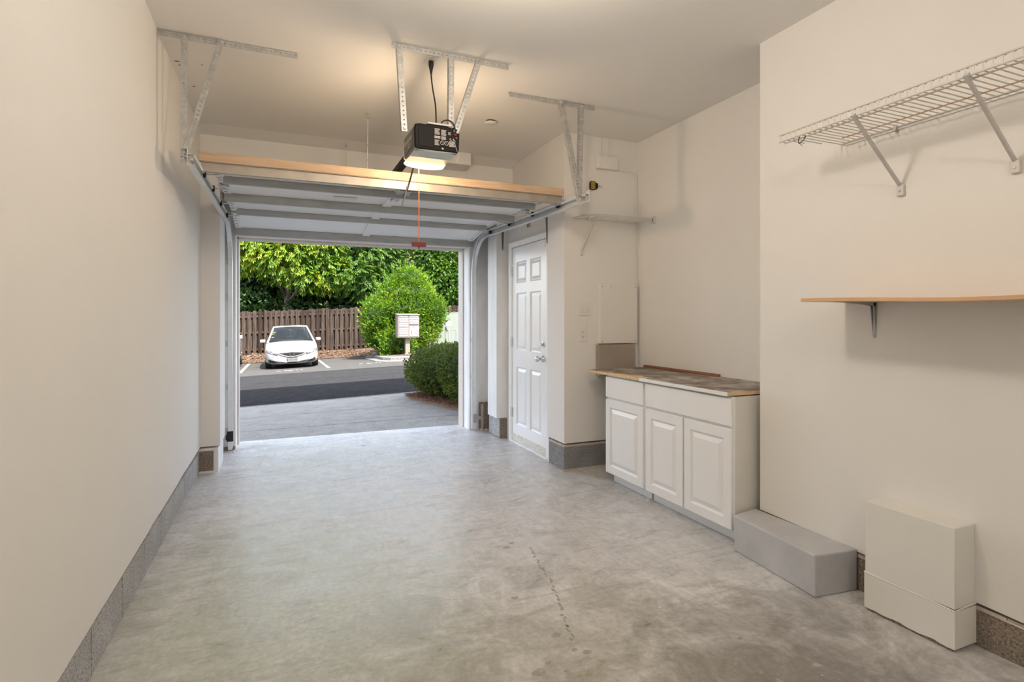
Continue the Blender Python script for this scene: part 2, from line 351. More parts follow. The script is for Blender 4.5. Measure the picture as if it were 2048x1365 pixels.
# right wall of the near bay
zr = lambda y: .201-.027*(2.362-y)
lo = ragged(-1.7, 2.362, zr, 40, .002)
struct(MB().prism(lo+[(2.362, ZC), (-1.7, ZC)], 'x', XR, 3.07).build('wall_right', M['wall']), 'cream painted right wall with shelves', 'wall')
k = MB(); ys = [i*.1-1.7 for i in range(41)]
for i in range(40):
    a, c = ys[i], ys[i+1]; k.add([(XR+.008, a, 0), (XR+.008, c, 0), (XR+.008, c, zr(c)-.018), (XR+.008, a, zr(a)-.018), (3.0, a, 0), (3.0, c, 0), (3.0, c, zr(c)-.018), (3.0, a, zr(a)-.018)], [(0, 1, 2, 3), (3, 2, 6, 7)])
k.m = 1
for i in range(40):
    a, c = ys[i], ys[i+1]; d = .006+.003*math.sin(i*2.1)
    k.add([(XR+.008-.004, a, zr(a)-.026), (XR+.004, c, zr(c)-.026), (XR+.004+d, c, zr(c)-.012), (XR+.004+d, a, zr(a)-.012), (3, a, zr(a)-.02), (3, c, zr(c)-.02)], [(0, 1, 2, 3), (3, 2, 5, 4)])
struct(k.build('baseboard_right', [M['blockbrown'], M['mortar']]), 'stained brown block course under the shelf wall', 'block course')
# alcove
struct(box('alcove_wall', M['wall'], XA, 3.07, 2.362, 4.13, 0, ZC), 'cream back wall of the cabinet alcove', 'wall')
struct(box('alcove_end_wall', M['wall'], 2.212, 3.07, 4.124, 4.44, .236, ZC), 'cream wall facing the camera beside the entry door', 'wall')
k = MB(); k.box(2.206, 2.75, 4.118, 4.40, .012, .215); k.box(2.76, 2.95, 4.120, 4.40, .012, .215); k.m = 1; k.box(2.202, 2.95, 4.114, 4.12, 0, .02); k.box(2.216, 2.95, 4.128, 4.40, 0, .222); k.box(2.205, 2.95, 4.117, 4.4, .207, .219)
struct(k.build('alcove_baseboard', [M['blockdark'], M['mortar']]), 'dark block course under the wall beside the cabinets', 'block course')
struct(box('wall_back', M['wall'], -.74, 3.07, -1.82, -1.7, -.16, ZC+.1), 'rear wall behind the camera', 'wall')
# wall with the entry door
k = MB(); k.box(2.262, 2.42, 4.44, 4.522, 0, 2.31); k.box(2.262, 2.42, 5.376, 6.12, 0, 2.31); k.box(2.262, 2.42, 4.522, 5.376, 2.05, 2.31); k.box(2.212, 2.42, 4.44, 5.26, 2.31, ZC); k.box(2.262, 2.42, 5.26, 6.12, 2.31, ZC)
struct(k.build('entry_wall', M['wall']), 'white wall around the entry door', 'wall')
struct(box('pillar_right', M['trimdirty'], 2.142, 2.262, 5.53, 5.80, .222, 2.42), 'white pier between the entry door and the garage opening', 'wall')
k = MB(); k.box(2.178, 2.262, 5.536, 5.86, .012, .218); k.m = 1; k.box(2.182, 2.262, 5.528, 5.86, 0, .21)
struct(k.build('entry_baseboard', [M['block'], M['blockbrown']]), 'block foot of the pier beside the entry door', 'block course')
# bulkhead with its sloping cove, front wall, jambs and header
k = MB(); k.box(XL-.1, 2.212, 5.25, 5.40, 2.40, ZC); k.prism([(5.055, ZC), (5.25, ZC-.035), (5.25, ZC)], 'x', XL, 2.212)
struct(k.build('bulkhead_wall', M['ceil']), 'cream bulkhead above the raised door', 'wall')
k = MB(); k.box(-.74, -.415, 6.12, YO, 0, 3.0); k.box(2.02, 2.42, 6.12, YO, 0, 3.0); k.box(-.415, 2.02, 6.12, YO, 2.134, 3.0)
struct(k.build('wall_front', M['trimdirty']), 'front wall around the garage opening', 'wall')
struct(box('trim_1', M['trimdirty'], -.55, -.418, 6.095, 6.12, .03, 2.25), 'white track board left of the opening', 'trim')
struct(box('trim_2', M['trimdirty'], 2.022, 2.135, 6.095, 6.12, .0, 2.25), 'white track board right of the opening', 'trim')
struct(box('trim_3', M['trim'], -.418, 2.022, 6.09, 6.12, 2.125, 2.30), 'white header board over the opening', 'trim')
beige = mat('beige_trim', (.66, .60, .54), .6, var=.04)
struct(box('trim_4', beige, -.415, -.400, 6.30, 6.47, 0, 2.12), 'beige outer stop left of the opening', 'trim')
struct(box('trim_5', beige, 2.005, 2.02, 6.30, 6.47, 0, 2.12), 'beige outer stop right of the opening', 'trim')
struct(box('trim_6', beige, -.40, 2.005, 6.30, 6.47, 2.116, 2.134), 'beige outer stop across the head of the opening', 'trim')
k = MB(); k.box(2.138, 2.262, 6.085, 6.12, 0, .31); k.m = 1; k.box(2.16, 2.19, 6.08, 6.09, 0, .29)
struct(k.build('baseboard_front_right', [M['blockbrown'], M['mortar']]), 'crumbling block beside the right track', 'block course')
k = MB(); k.box(-.512, -.42, 6.07, 6.12, 0, .03); struct(k.build('baseboard_front_left', M['blockbrown']), 'stained block foot beside the left track', 'block course')
# the house above the garage (casts the shade over the driveway)
k = MB(); k.box(-9, -.74, 6.0, YO, -1, 3.1); k.box(2.42, 9, 6.0, YO, -1, 3.1); k.box(-9, 9, -6, 6.62, 3.0, 10.6)
struct(k.build('house_wall', M['brickext']), 'brick house front above the garage', 'wall')
k = MB(); k.prism([(-6.3, 10.6), (6.95, 10.6), (6.95, 10.75), (.3, 13.0), (-6.3, 10.75)], 'x', -9.3, 9.3); struct(k.build('roof', M['roofing']), 'shingle roof of the house', 'roof')
k = MB(); k.box(-9, -.74, -6, 6, -.5, 3.05); k.box(3.07, 9, -6, 6, -.5, 3.05); k.box(-.74, 3.07, -6, -1.82, -.5, 3.05); k.box(2.42, 3.07, 4.44, 6.0, -.5, 3.05)
struct(k.build('house_lower_wall', M['brickext']), 'ground floor mass either side of the garage', 'wall')

# ------------------------------------------------------------------ lamps of the garage and an added fill bulb
def lamp(name, loc, w, col, r, parent=None, typ='POINT'):
    d = bpy.data.lights.new(name, typ); d.energy = w; d.color = col
    d.shadow_soft_size = r
    o = bpy.data.objects.new(name, d); C.objects.link(o); o.location = Vector(loc)-ORG.get(parent, Vector())
    if parent: o.parent = parent
    return o
COOL = (1, .90, .78)
def ceiling_lamp(y, label, watts, col):
    t = thing('ceiling_lamp', (.85, y, ZC), label, 'lamp', 'bare bulb lamps on the garage ceiling')
    MB().lathe((.85, y, ZC), (0, 0, -1), [(.055, 0), (.055, .012), (.03, .02), (.026, .055), (.02, .06)]).build('lamp_holder', M['plate'], t, smooth=True)
    MB().lathe((.85, y, ZC-.06), (0, 0, -1), [(.014, 0), (.018, .02), (.030, .05), (.032, .07), (.025, .092), (.010, .102)]).build('bulb', M['bulb'], t, smooth=True)
    lamp('bulb_light', (.85, y, 2.66), watts, col, .10, t)
ceiling_lamp(1.85, 'bare bulb lamp on the ceiling above the camera view', BULB_W, WARM)
ceiling_lamp(-.85, 'added bare bulb fill lamp on the ceiling behind the camera', BULB_W*.85, COOL)  # added fill bulb that evens out the light in the room

# ------------------------------------------------------------------ perforated angle iron
def perf(k, p, q, ua, ub, w=.032, pitch=.0255, hole=.0052):
    p, q = Vector(p), Vector(q); d = q-p; L = d.length; d.normalize(); n = max(1, int(L/pitch)); st = L/n
    for u in (Vector(ua), Vector(ub)):
        u = (u-d*u.dot(d)).normalized()
        for i in range(n):
            c = p+d*(i+.5)*st+u*w/2; h = st/2
            rect = [(h, 0), (h, w/2), (0, w/2), (-h, w/2), (-h, 0), (-h, -w/2), (0, -w/2), (h, -w/2)]
            vs = [c+d*a+u*b_ for a, b_ in rect]+[c+d*math.cos(j*PI/4)*hole+u*math.sin(j*PI/4)*hole for j in range(8)]
            k.add(vs, [(j, (j+1) % 8, 8+(j+1) % 8, 8+j) for j in range(8)])
    return k
def hanger(name, label, xa0, xa1, y, struts, up):
    t = thing(name, ((xa0+xa1)/2, y, ZC), label, 'bracket')
    perf(MB(), (xa0, y, ZC-.002), (xa1, y, ZC-.002), (0, 0, -1), (0, 1, 0)).build('ceiling_angle', M['galvdull'], t, solid=.002)
    for (x0, z0), (x1, z1), sd, yy in struts:
        perf(MB(), (x0, yy, z0), (x1, yy, z1), (sd, 0, 0), (0, 1, 0)).build('strut', M['galvdull'], t, solid=.002)
        kk = MB()
        for x, z in ((x0+sd*.016, z0-.015), (x1+sd*.016, z1+.02)): kk.lathe((x, yy, z), (0, -1, 0), [(.009, 0), (.009, .005), (.006, .007)], 6)
        each(kk, 'bolt', M['galv'], t)
    return t
hanger('track_hanger', 'galvanised angle hanger on the ceiling at the long blank wall', -.62, .09, 3.51,
       [((-.508, ZC-.004), (-.512, 2.165), 1, 3.506), ((-.325, ZC-.002), (-.508, 2.195), 1, 3.498)], 0)
hanger('track_hanger', 'galvanised angle hanger holding the track near the entry door', 1.465, 2.15, 3.535,
       [((2.025, ZC-.004), (2.008, 2.155), 1, 3.531), ((1.853, ZC-.002), (2.005, 2.19), 1, 3.523)], 0)
hanger('opener_hanger', 'three legged galvanised hanger carrying the black opener', .587, 1.304, 3.16,
       [((.609, ZC-.004), (.640, 2.375), 1, 3.156), ((.92, ZC-.004), (.918, 2.40), 1, 3.156), ((1.095, ZC-.002), (.945, 2.41), 1, 3.148)], 0)

# ------------------------------------------------------------------ door tracks
def track(side, label):
    xo = -.474 if side < 0 else 2.068; s_ = 1 if side < 0 else -1           # xo: outer web, s_: towards the door
    t = thing('door_track', (xo, 6.03, 0), label, 'track')
    path = [(3.47, 2.172), (5.62, 2.212)]
    cy, cz, r = 5.62, 2.212-.40, .40
    path += [(cy+r*math.sin(a), cz+r*math.cos(a)) for a in [PI/2*i/12 for i in range(1, 13)]]
    path += [(6.02, 1.2), (6.02, .02)]
    prof = [(.030, -.020), (.036, -.030), (.001, -.031), (0, -.026), (0, .026), (.001, .031), (.036, .030), (.030, .020)]
    loops = []
    for i, (y, z) in enumerate(path):
        a = Vector((0, *path[max(i-1, 0)])); c = Vector((0, *path[min(i+1, len(path)-1)])); d = (c-a).normalized(); nrm = Vector((0, -d.z, d.y))
        if nrm.z < -.01 or (abs(nrm.z) < .2 and nrm.y < 0): nrm = -nrm
        loops.append([Vector((xo+s_*px, y, z))+nrm*pn for px, pn in prof])
    MB().loft(loops, False).build('rail', M['track'], t, solid=.0022)
    k = MB(); k.add([(xo, 3.47, 2.195), (xo, 5.60, 2.238), (xo, 5.60, 2.262), (xo, 3.47, 2.232), (xo-s_*.03, 3.47, 2.232), (xo-s_*.03, 5.60, 2.262)], [(0, 1, 2, 3), (3, 2, 5, 4)])
    k.build('rail_angle', M['track'], t, solid=.003)
    k = MB(); k.bar((xo-s_*.012, 3.49, 2.19), (xo+s_*.03, 3.49, 2.19), .012, .012); k.lathe((xo+s_*.02, 3.47, 2.172), (0, -1, 0), [(.012, 0), (.012, .006), (.006, .012)], 8)
    k.build('end_stop', M['galvdull'], t)
    xw = -.47 if side < 0 else 2.075
    for z in (.19, .62, 1.05, 1.5, 1.86):
        k = MB(); k.box(xo-.012, xo+.012, 6.05, 6.095, z-.02, z+.02); k.box(xo-.03, xo+.03, 6.088, 6.096, z-.03, z+.03); k.lathe((xo, 6.088, z), (0, -1, 0), [(.008, 0), (.008, .006)], 6)
        k.build('jamb_bracket', M['galv'], t)
    k = MB(); k.prism([(6.09, 1.80), (6.09, 2.24), (5.80, 2.262), (5.80, 2.22), (6.02, 2.02), (6.05, 1.80)], 'x', xo-s_*.004, xo-s_*.001)
    k.build('flag_bracket', M['track'], t)
    k = MB(); k.box(xo-.02 if s_ > 0 else xo-.0, xo+.0 if s_ > 0 else xo+.07, 5.99, 6.03, .115, .165) if s_ > 0 else k.box(xo, xo+.06, 5.99, 6.03, .13, .17)
    k.box(xo-.01, xo+.045*s_ if s_ > 0 else xo+.01, 5.985, 6.0, .10, .20) if s_ > 0 else k.box(xo-.035, xo+.01, 5.985, 6.0, .10, .20)
    k.build('foot_bracket', M['rubber'] if s_ > 0 else M['galvdull'], t)
    return t
track(-1, 'galvanised roller track curving down beside the long blank wall')
track(1, 'galvanised roller track curving down beside the entry door')

# ------------------------------------------------------------------ the raised sectional door
gd = thing('garage_door', (.80, 4.9, 2.26), 'raised white sectional garage door with grey steel struts seen from below', 'garage door')
X0, X1 = -.405, 2.010
secs = [(3.865, 2.262, 4.405, 2.262), (4.41, 2.262, 4.945, 2.262), (4.95, 2.262, 5.475, 2.258), (5.48, 2.257, 5.99, 2.170)]
for (ya, za, yb, zb) in secs:
    k = MB(); T = .042
    d = Vector((0, yb-ya, zb-za)).normalized(); n = Vector((0, -d.z, d.y))
    def P(x, f, h): return Vector((x, ya+(yb-ya)*f, za+(zb-za)*f))+n*h
    k.loft([[P(X0, f, 0), P(X1, f, 0), P(X1, f, T), P(X0, f, T)] for f in (0, 1)])
    sec = k.build('door_section', M['panel'], gd, bevel=.003)
    k = MB()                                                              # shallow pressed pads on the back of each section
    for i in range(4):
        xa = X0+.10+i*.57; k.loft([[P(xa+a, f, -.0012), P(xa+.50-a, f, -.0012), P(xa+.50-a, f, .002), P(xa+a, f, .002)] for f, a in ((.16, 0), (.84, 0))])
    each(k, 'pressed_panel', M['panel'], sec, bevel=.003)
    k = MB()
    for xa in (X0, X1-.055): k.loft([[P(xa, f, -.006), P(xa+.055, f, -.006), P(xa+.055, f, .002), P(xa, f, .002)] for f in (.01, .99)])
    k.loft([[P(.790, f, -.014), P(.865, f, -.014), P(.865, f, .002), P(.790, f, .002)] for f in (.01, .99)])
    st = each(k, 'stile', M['trim'], sec, bevel=.002)[0]
    k = MB()
    for xa in (X0+.02, X1-.035, .825):
        for f in (.22, .34, .46, .64, .76): k.loft([[P(xa-.012, f+e, -.0075), P(xa+.012, f+e, -.0075), P(xa+.012, f+e, -.005), P(xa-.012, f+e, -.005)] for e in (0, .012)])
    k.build('stile_slot', M['hole'], sec)
def strut_bar(y, z, h, x0, x1, m, tilt=0):
    k = MB(); prof = [(-.022, .004), (-.020, -.001), (-.012, -.001), (-.012, -h), (.012, -h), (.012, -.001), (.020, -.001), (.022, .004)]
    k.loft([[(x, y+a, z+b_) for a, b_ in prof] for x in (x0, x1)], False)
    return k.build('strut', m, gd, solid=.002)
strut_bar(4.19, 2.262, .050, -.36, 1.965, M['strut']); strut_bar(4.745, 2.262, .062, -.40, 2.01, M['strut'])
strut_bar(5.36, 2.259, .053, -.36, 1.965, M['strut']); strut_bar(5.955, 2.172, .058, -.41, 2.015, M['strut'])
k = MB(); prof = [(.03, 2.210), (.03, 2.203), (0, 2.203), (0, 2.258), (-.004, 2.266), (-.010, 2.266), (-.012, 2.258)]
k.loft([[(x, 3.842+a, z) for a, z in prof] for x in (-.45, 2.04)], False); k.build('top_strut', mat('warm_reflection_strut_steel', (.42, .38, .33), .45, metal=.55, var=.12, scale=9), gd, solid=.002)  # galvanised strut; its warm reflection is painted in as a brown tint
def hinge(x, y, z, roller=0):
    k = MB(); k.box(x-.03, x+.03, y-.045, y+.045, z-.008, z-.004); k.tube([(x-.036, y, z-.016), (x+.036, y, z-.016)], .007); k.box(x-.026, x-.020, y-.03, y+.03, z-.03, z-.006); k.box(x+.020, x+.026, y-.03, y+.03, z-.03, z-.006)
    h = k.build('hinge', M['galv'], gd)
    if roller:
        xo = x+roller*.065; k = MB(); k.tube([(x-roller*.03, y, z-.042), (xo, y, z-.042)], .005); k.build('roller_stem', M['galv'], h)
        k = MB(); k.lathe((xo-roller*.008, y, z-.044), (roller, 0, 0), [(.012, 0), (.022, .002), (.022, .016), (.012, .018)], 16); k.build('roller', M['rubber'], h, smooth=False)
for y in (4.407, 4.947): hinge(.83, y, 2.262)
hinge(.83, 5.478, 2.258)
for y, z in ((4.407, 2.262), (4.947, 2.262), (5.478, 2.258)):
    hinge(X0+.03, y, z, -1); hinge(X1-.03, y, z, 1)
for sx, x in ((-1, X0+.03), (1, X1-.03)):
    k = MB(); k.box(x-.05, x+.035, 3.90, 3.985, 2.236, 2.256); k.box(x-.05, x+.035, 3.90, 3.906, 2.21, 2.256); h = k.build('top_bracket', M['galvdull'], gd)
    k = MB(); k.lathe((x+sx*.058, 3.93, 2.205), (sx, 0, 0), [(.012, 0), (.022, .002), (.022, .016), (.012, .018)], 16); k.build('roller', M['rubber'], h)
    k = MB(); k.tube([(x, 3.93, 2.205), (x+sx*.06, 3.93, 2.205)], .005); k.build('roller_stem', M['galv'], h)
k = MB(); k.bar((.80, 3.90, 2.232), (.845, 4.40, 2.246), .055, .012); k.bar((.852, 3.905, 2.228), (.885, 4.20, 2.24), .035, .014); k.box(.775, .905, 3.895, 3.91, 2.20, 2.255); k.build('arm_bracket', M['galv'], gd)
k = MB(); k.box(.38, .56, 4.52, 4.60, 2.2555, 2.2575); k.build('sticker', M['plate'], gd); 
k = MB(); k.box(-.41, 2.015, 5.975, 6.005, 2.112, 2.172); k.build('bottom_edge', M['strut'], gd, bevel=.004)
k = MB(); k.box(-.41, 2.015, 5.98, 6.005, 2.105, 2.113); k.build('bottom_seal', M['trim'], gd)
# lumber lying across the tracks behind the top strut
tag(box('wood_beam', M['lumber'], -.462, 2.052, 3.826, 3.863, 2.262, 2.318, bevel=.003), 'pale wood board lying across the top of the raised door', 'board')

# ------------------------------------------------------------------ opener
op = thing('garage_door_opener', (.85, 3.16, 2.45), 'black garage door opener with lit lens hanging below the ceiling', 'garage door opener')
def sec(y, w0, w1, z0, z1, n=1):
    cx = .848
    return [(cx-w0, y, z0), (cx+w0, y, z0), (cx+w0+.008, y, z0+.02), (cx+w1, y, z1-.03), (cx+w1-.006, y, z1-.006), (cx+w1-.03, y, z1), (cx-w1+.03, y, z1), (cx-w1+.006, y, z1-.006), (cx-w1, y, z1-.03), (cx-w0-.008, y, z0+.02)]
hs = MB().loft([sec(3.15, .122, .134, 2.288, 2.432), sec(3.165, .127, .139, 2.284, 2.437)]).build('housing_face', M['black'], op, bevel=.004)
MB().loft([sec(3.165, .126, .137, 2.284, 2.435), sec(3.45, .126, .137, 2.296, 2.437)]).build('housing', M['greyplastic'], op, bevel=.004)
k = MB(); k.box(.735, .83, 3.146, 3.150, 2.30, 2.42); k.build('face_recess', M['black'], op, bevel=.002)
k = MB(); k.box(.79, .935, 3.148, 3.20, 2.4375, 2.447); k.build('top_tab', M['pale'], op)
# warning label: printed columns, a bar and two round pictograms
k = MB(); k.box(.825, .965, 3.1474, 3.15, 2.312, 2.424); k.build('label_panel', M['black'], op)
k = MB(); yy0, yy1 = 3.1462, 3.1474
def col(x0, x1, z0, z1, n):
    for i in range(n):
        z = z1-(z1-z0)*(i+.5)/n; w = (x1-x0)*(1 if i == 0 else R.uniform(.72, 1)); k.box(x0, x0+w, yy0, yy1, z-.0011, z+.0011)
col(.830, .862, 2.378, 2.416, 8); col(.870, .902, 2.376, 2.412, 8); col(.912, .930, 2.384, 2.404, 3); col(.830, .860, 2.316, 2.350, 7); col(.870, .900, 2.352, 2.372, 5); col(.918, .958, 2.316, 2.350, 8)
for z in (2.360, 2.368): k.box(.828, .864, yy0, yy1, z-.0028, z+.0028)
for x in (.922, .942): k.box(x, x+.004, yy0, yy1, 2.354, 2.366); k.box(x, x+.013, yy0, yy1, 2.354, 2.3565)
for x in (.876, .902):
    for i in range(20):
        a, c = 2*PI*i/20, 2*PI*(i+1)/20; k.add([(x+r_*math.cos(q), yy0, 2.334+r_*math.sin(q)) for q, r_ in ((a, .0125), (c, .0125), (c, .0102), (a, .0102))], [(0, 1, 2, 3)])
    k.bar((x-.007, yy0+.0003, 2.341), (x+.007, yy0+.0003, 2.327), .002, .0006)
k.build('label_print', M['labelink'], op)
k = MB(); k.lathe((.955, 3.148, 2.392), (0, -1, 0), [(.011, 0), (.011, .006), (.006, .009)], 12); k.build('antenna_port', M['red'], op)
k = MB(); k.lathe((.962, 3.148, 2.372), (0, -1, 0), [(.006, 0), (.006, .004)], 10); k.build('learn_button', mat('purple_button', (.22, .10, .22), .4), op)
k = MB(); k.lathe((.878, 3.15, 2.299), (0, -1, 0), [(.007, 0), (.007, .005), (.003, .007)], 12); k.build('face_screw', M['chrome'], op)
k = MB(); k.box(.709, .712, 3.20, 3.42, 2.31, 2.40); sd = k.build('side_panel', M['greyplastic'], op, bevel=.001)
text('side_lettering', 'Chamberlain', .040, (.7075, 3.31, 2.372), (PI/2, 0, -PI/2), M['labelink'], op)
text('power_lettering', '1/2', .036, (.7078, 3.29, 2.335), (PI/2, 0, -PI/2), M['labelink'], op)
# lens: a clear tray under the unit that bulges at its lit end
def lens_sec(y, drop):
    return [(.848+.128*math.cos(a), y, 2.288-drop*math.sin(a)**.6 if math.sin(a) > 0 else 2.288) for a in [PI*i/10 for i in range(11)]]
MB().loft([lens_sec(y, d) for y, d in ((3.158, .003), (3.30, .004), (3.43, .006))], False).build('light_lens', M['lens'], op, smooth=True, solid=.002)
MB().loft([lens_sec(y, d) for y, d in ((3.43, .006), (3.445, .026), (3.465, .034), (3.485, .026), (3.495, .004))], False).build('lit_lens_end', M['lensglow'], op, smooth=True, solid=.002)
k = MB(); k.tube([(.718, 3.40, 2.405), (.706, 3.43, 2.37), (.712, 3.44, 2.30), (.722, 3.44, 2.288)], .004); k.build('lens_arm', M['plate'], op, smooth=True)
k = MB(); k.box(.822, .870, 3.45, 5.25, 2.442, 2.482); k.build('rail', M['black'], op)
k = MB(); k.box(.815, .877, 5.20, 5.25, 2.42, 2.50); k.build('header_bracket', M['galvdull'], op)
k = MB(); k.box(.818, .874, 3.57, 3.70, 2.405, 2.442); k.build('trolley', M['black'], op, bevel=.006)
k = MB(); k.bar((.832, 3.60, 2.41), (.8225, 3.66, 2.322), .022, .006, (1, 0, 0)); k.bar((.8225, 3.66, 2.322), (.816, 3.84, 2.20), .022, .006, (1, 0, 0)); a = k.build('door_arm', M['black'], op)
k = MB(); k.bar((.812, 3.80, 2.225), (.806, 3.985, 2.108), .018, .005, (1, 0, 0)); k.build('straight_arm', M['galvdull'], a)
# cords of the opener
def bez(pts, n=8):
    out = []; P = [Vector(p) for p in pts]; P = [P[0]*2-P[1]]+P+[P[-1]*2-P[-2]]
    for i in range(1, len(P)-2):
        for j in range(n):
            t_ = j/n; a, b_, c, d = P[i-1:i+3]
            out.append(.5*((2*b_)+(c-a)*t_+(2*a-5*b_+4*c-d)*t_*t_+(3*b_-a-3*c+d)*t_**3))
    return out+[P[-2]]
pc = MB().tube(bez([(.845, 3.285, 2.80), (.845, 3.28, 2.76), (.853, 3.27, 2.68), (.864, 3.26, 2.60), (.858, 3.22, 2.50), (.850, 3.19, 2.447)]), .0045).build('power_cord', M['rubber'], op, smooth=True)
MB().lathe((.845, 3.288, 2.868), (0, 0, -1), [(.015, 0), (.016, .02), (.009, .055), (.006, .075)], 12).build('plug', M['rubber'], pc)
MB().tube(bez([(.872, 3.17, 2.447), (.885, 3.165, 2.468), (.915, 3.155, 2.475), (.940, 3.14, 2.455), (.952, 3.135, 2.42), (.955, 3.139, 2.395)]), .004).build('control_cable', M['rubber'], op, smooth=True)
MB().tube(bez([(.95, 3.14, 2.34), (.964, 3.145, 2.30), (.99, 3.18, 2.275), (.975, 3.19, 2.25), (.995, 3.2, 2.24)]), .0012).build('antenna_wire', M['plate'], op, smooth=True)
lamp('opener_light', (.85, 3.545, 2.30), OPENER_W, (1, .74, .48), .05, op)
t = thing('release_cord', (.845, 3.61, 2.41), 'orange emergency release cord with a red pull handle below the opener', 'cord')
MB().tube([(.845, 3.61, 2.41), (.845, 3.61, 1.775)], .0032).build('cord', M['orange'], t)
k = MB(); k.box(.798, .892, 3.602, 3.618, 1.776, 1.806); k.lathe((.845, 3.61, 1.776), (0, 0, -1), [(.005, 0), (.005, .014)], 8); k.build('handle', M['red'], t, bevel=.006)
# ceiling receptacle, sprinkler cover, duct boxing, hanging wires
t = thing('ceiling_outlet', (.845, 3.288, ZC), 'white receptacle on the ceiling with a black plug in it', 'outlet')
MB().box(.81, .88, 3.23, 3.345, ZC-.006, ZC).build('cover_plate', M['plate'], t, bevel=.002)
k = MB(); k.box(.828, .862, 3.27, 3.305, ZC-.0095, ZC-.006); k.box(.828, .862, 3.238, 3.262, ZC-.009, ZC-.006); each(k, 'socket', M['plate'], t)
t = thing('sprinkler_cover', (1.544, 4.12, ZC), 'small round white cover on the ceiling beyond the opener', 'sprinkler cover')
MB().lathe((1.544, 4.12, ZC), (0, 0, -1), [(.036, 0), (.036, .012)], 24).build('recess_ring', M['hole'], t)
MB().lathe((1.544, 4.12, ZC-.012), (0, 0, -1), [(.046, 0), (.050, .004), (.044, .010), (.012, .014)], 28).build('cap', M['plate'], t, smooth=True)
tag(box('duct_box', M['wall'], 1.36, 1.675, 5.0, 5.25, 2.762, ZC, bevel=.004), 'boxed duct in the ceiling corner behind the opener', 'duct')
for (x, y, z1, lab) in ((.616, 4.324, 2.34, 'thin hanging wire on an eye hook, nearer the opener'), (.538, 5.125, 2.40, 'thin hanging wire on an eye hook beside the front bulkhead')):
    t = thing('hanging_wire', (x, y, ZC), lab, 'wire')
    k = MB(); k.lathe((x, y, ZC), (0, 0, -1), [(.012, 0), (.012, .006), (.004, .010), (.004, .03)], 10); k.lathe((x, y, ZC-.03), (0, 0, -1), [(.010, 0), (.010, .012)], 8); k.build('eye_hook', M['galvdull'], t)
    k = MB(); k.tube([(x, y, ZC-.04), (x-.004, y, 2.60), (x-.006, y, z1)], .003); k.build('wire', M['wire'], t)
    k = MB(); k.lathe((x-.004, y, 2.62), (0, 0, 1), [(.006, 0), (.006, .02)], 8); k.lathe((x-.005, y, 2.50), (0, 0, 1), [(.006, 0), (.006, .02)], 8); each(k, 'crimp', M['galvdull'], t)

# ------------------------------------------------------------------ entry door
d1 = bpy.data.objects.new('door_1', None); C.objects.link(d1); d1.location = (2.25, 4.95, 0); ORG[d1] = Vector((2.25, 4.95, 0))
struct(d1, 'white six panel entry door in the right wall', 'door')
def rings(k, P, rects):
    """nested rectangles (y0,y1,z0,z1,x): joined into a moulded face"""
    n0 = len(k.v); vs = []; fs = []
    for (a, b_, c, d, x) in rects: vs += [P(a, c, x), P(b_, c, x), P(b_, d, x), P(a, d, x)]
    for r in range(len(rects)-1):
        for i in range(4): fs.append((r*4+i, r*4+(i+1) % 4, r*4+4+(i+1) % 4, r*4+4+i))
    q = (len(rects)-1)*4; fs.append((q, q+1, q+2, q+3)); k.add(vs, fs)
def moulded(y0, y1, z0, z1, xf, th, panels, steps):
    """slab facing -x at xf with moulded panels cut into its face"""
    k = MB(); P = lambda y, z, x: (x, y, z); e = .004
    ys = sorted({y0+e, y1-e, *[v for p in panels for v in p[:2]]}); zs = sorted({z0+e, z1-e, *[v for p in panels for v in p[2:]]})
    for i in range(len(ys)-1):
        for j in range(len(zs)-1):
            a, b_, c, d = ys[i], ys[i+1], zs[j], zs[j+1]
            if any(abs(a-p[0]) < 1e-6 and abs(b_-p[1]) < 1e-6 and abs(c-p[2]) < 1e-6 and abs(d-p[3]) < 1e-6 for p in panels): continue
            k.add([P(a, c, xf), P(b_, c, xf), P(b_, d, xf), P(a, d, xf)], [(0, 1, 2, 3)])
    for (a, b_, c, d) in panels: rings(k, P, [(a+i, b_-i, c+i, d-i, xf+h) for i, h in steps])
    L = [[P(y, z, x) for y, z in ((y0+q, z0+q), (y1-q, z0+q), (y1-q, z1-q), (y0+q, z1-q))] for x, q in ((xf, e), (xf+e, 0), (xf+th, 0))]
    k.loft(L, True, False); k.add(L[2], [(0, 1, 2, 3)])
    return k
st6 = [(0, 0), (.004, .006), (.014, .012), (.020, .012), (.048, .003)]
a, c = 4.543, 5.358
pn = []
for (p, q) in ((a+.115, a+.365), (c-.365, c-.115)):
    for (z0, z1) in ((.20, .80), (.97, 1.56), (1.66, 1.88)): pn.append((p, q, z0, z1))
moulded(a, c, .022, 2.036, 2.252, .044, pn, st6).build('door_slab', M['doorwhite'], d1)
k = MB()
for (ya, yb, za, zb) in ((4.452, 4.512, 0, 2.096), (5.346+.0, 5.4054, 0, 2.096)):
    pass
def casing(ya, yb, inner_lo):
    prof = [(0, 2.262), (0, 2.243), (.018, 2.234), (.040, 2.230), (.052, 2.232), (.057, 2.238), (.057, 2.262)]
    if inner_lo: return [(yb-p, x) for p, x in prof]
    return [(ya+p, x) for p, x in prof]
k = MB()
for y_out, sgn in ((4.4521, 1), (5.4054, -1)):
    prof = [(0, 2.262), (0, 2.232), (.012, 2.229), (.028, 2.233), (.050, 2.240), (.057, 2.246), (.057, 2.262)]
    k.loft([[(x, y_out+sgn*p, z) for p, x in prof] for z in (0, 2.0964)])
prof = [(0, 2.262), (0, 2.232), (.012, 2.229), (.028, 2.233), (.050, 2.240), (.057, 2.246), (.057, 2.262)]
k.loft([[(x, y, 2.0964-p) for p, x in prof] for y in (4.4521, 5.4054)])
k.build('door_casing', M['trim'], d1)
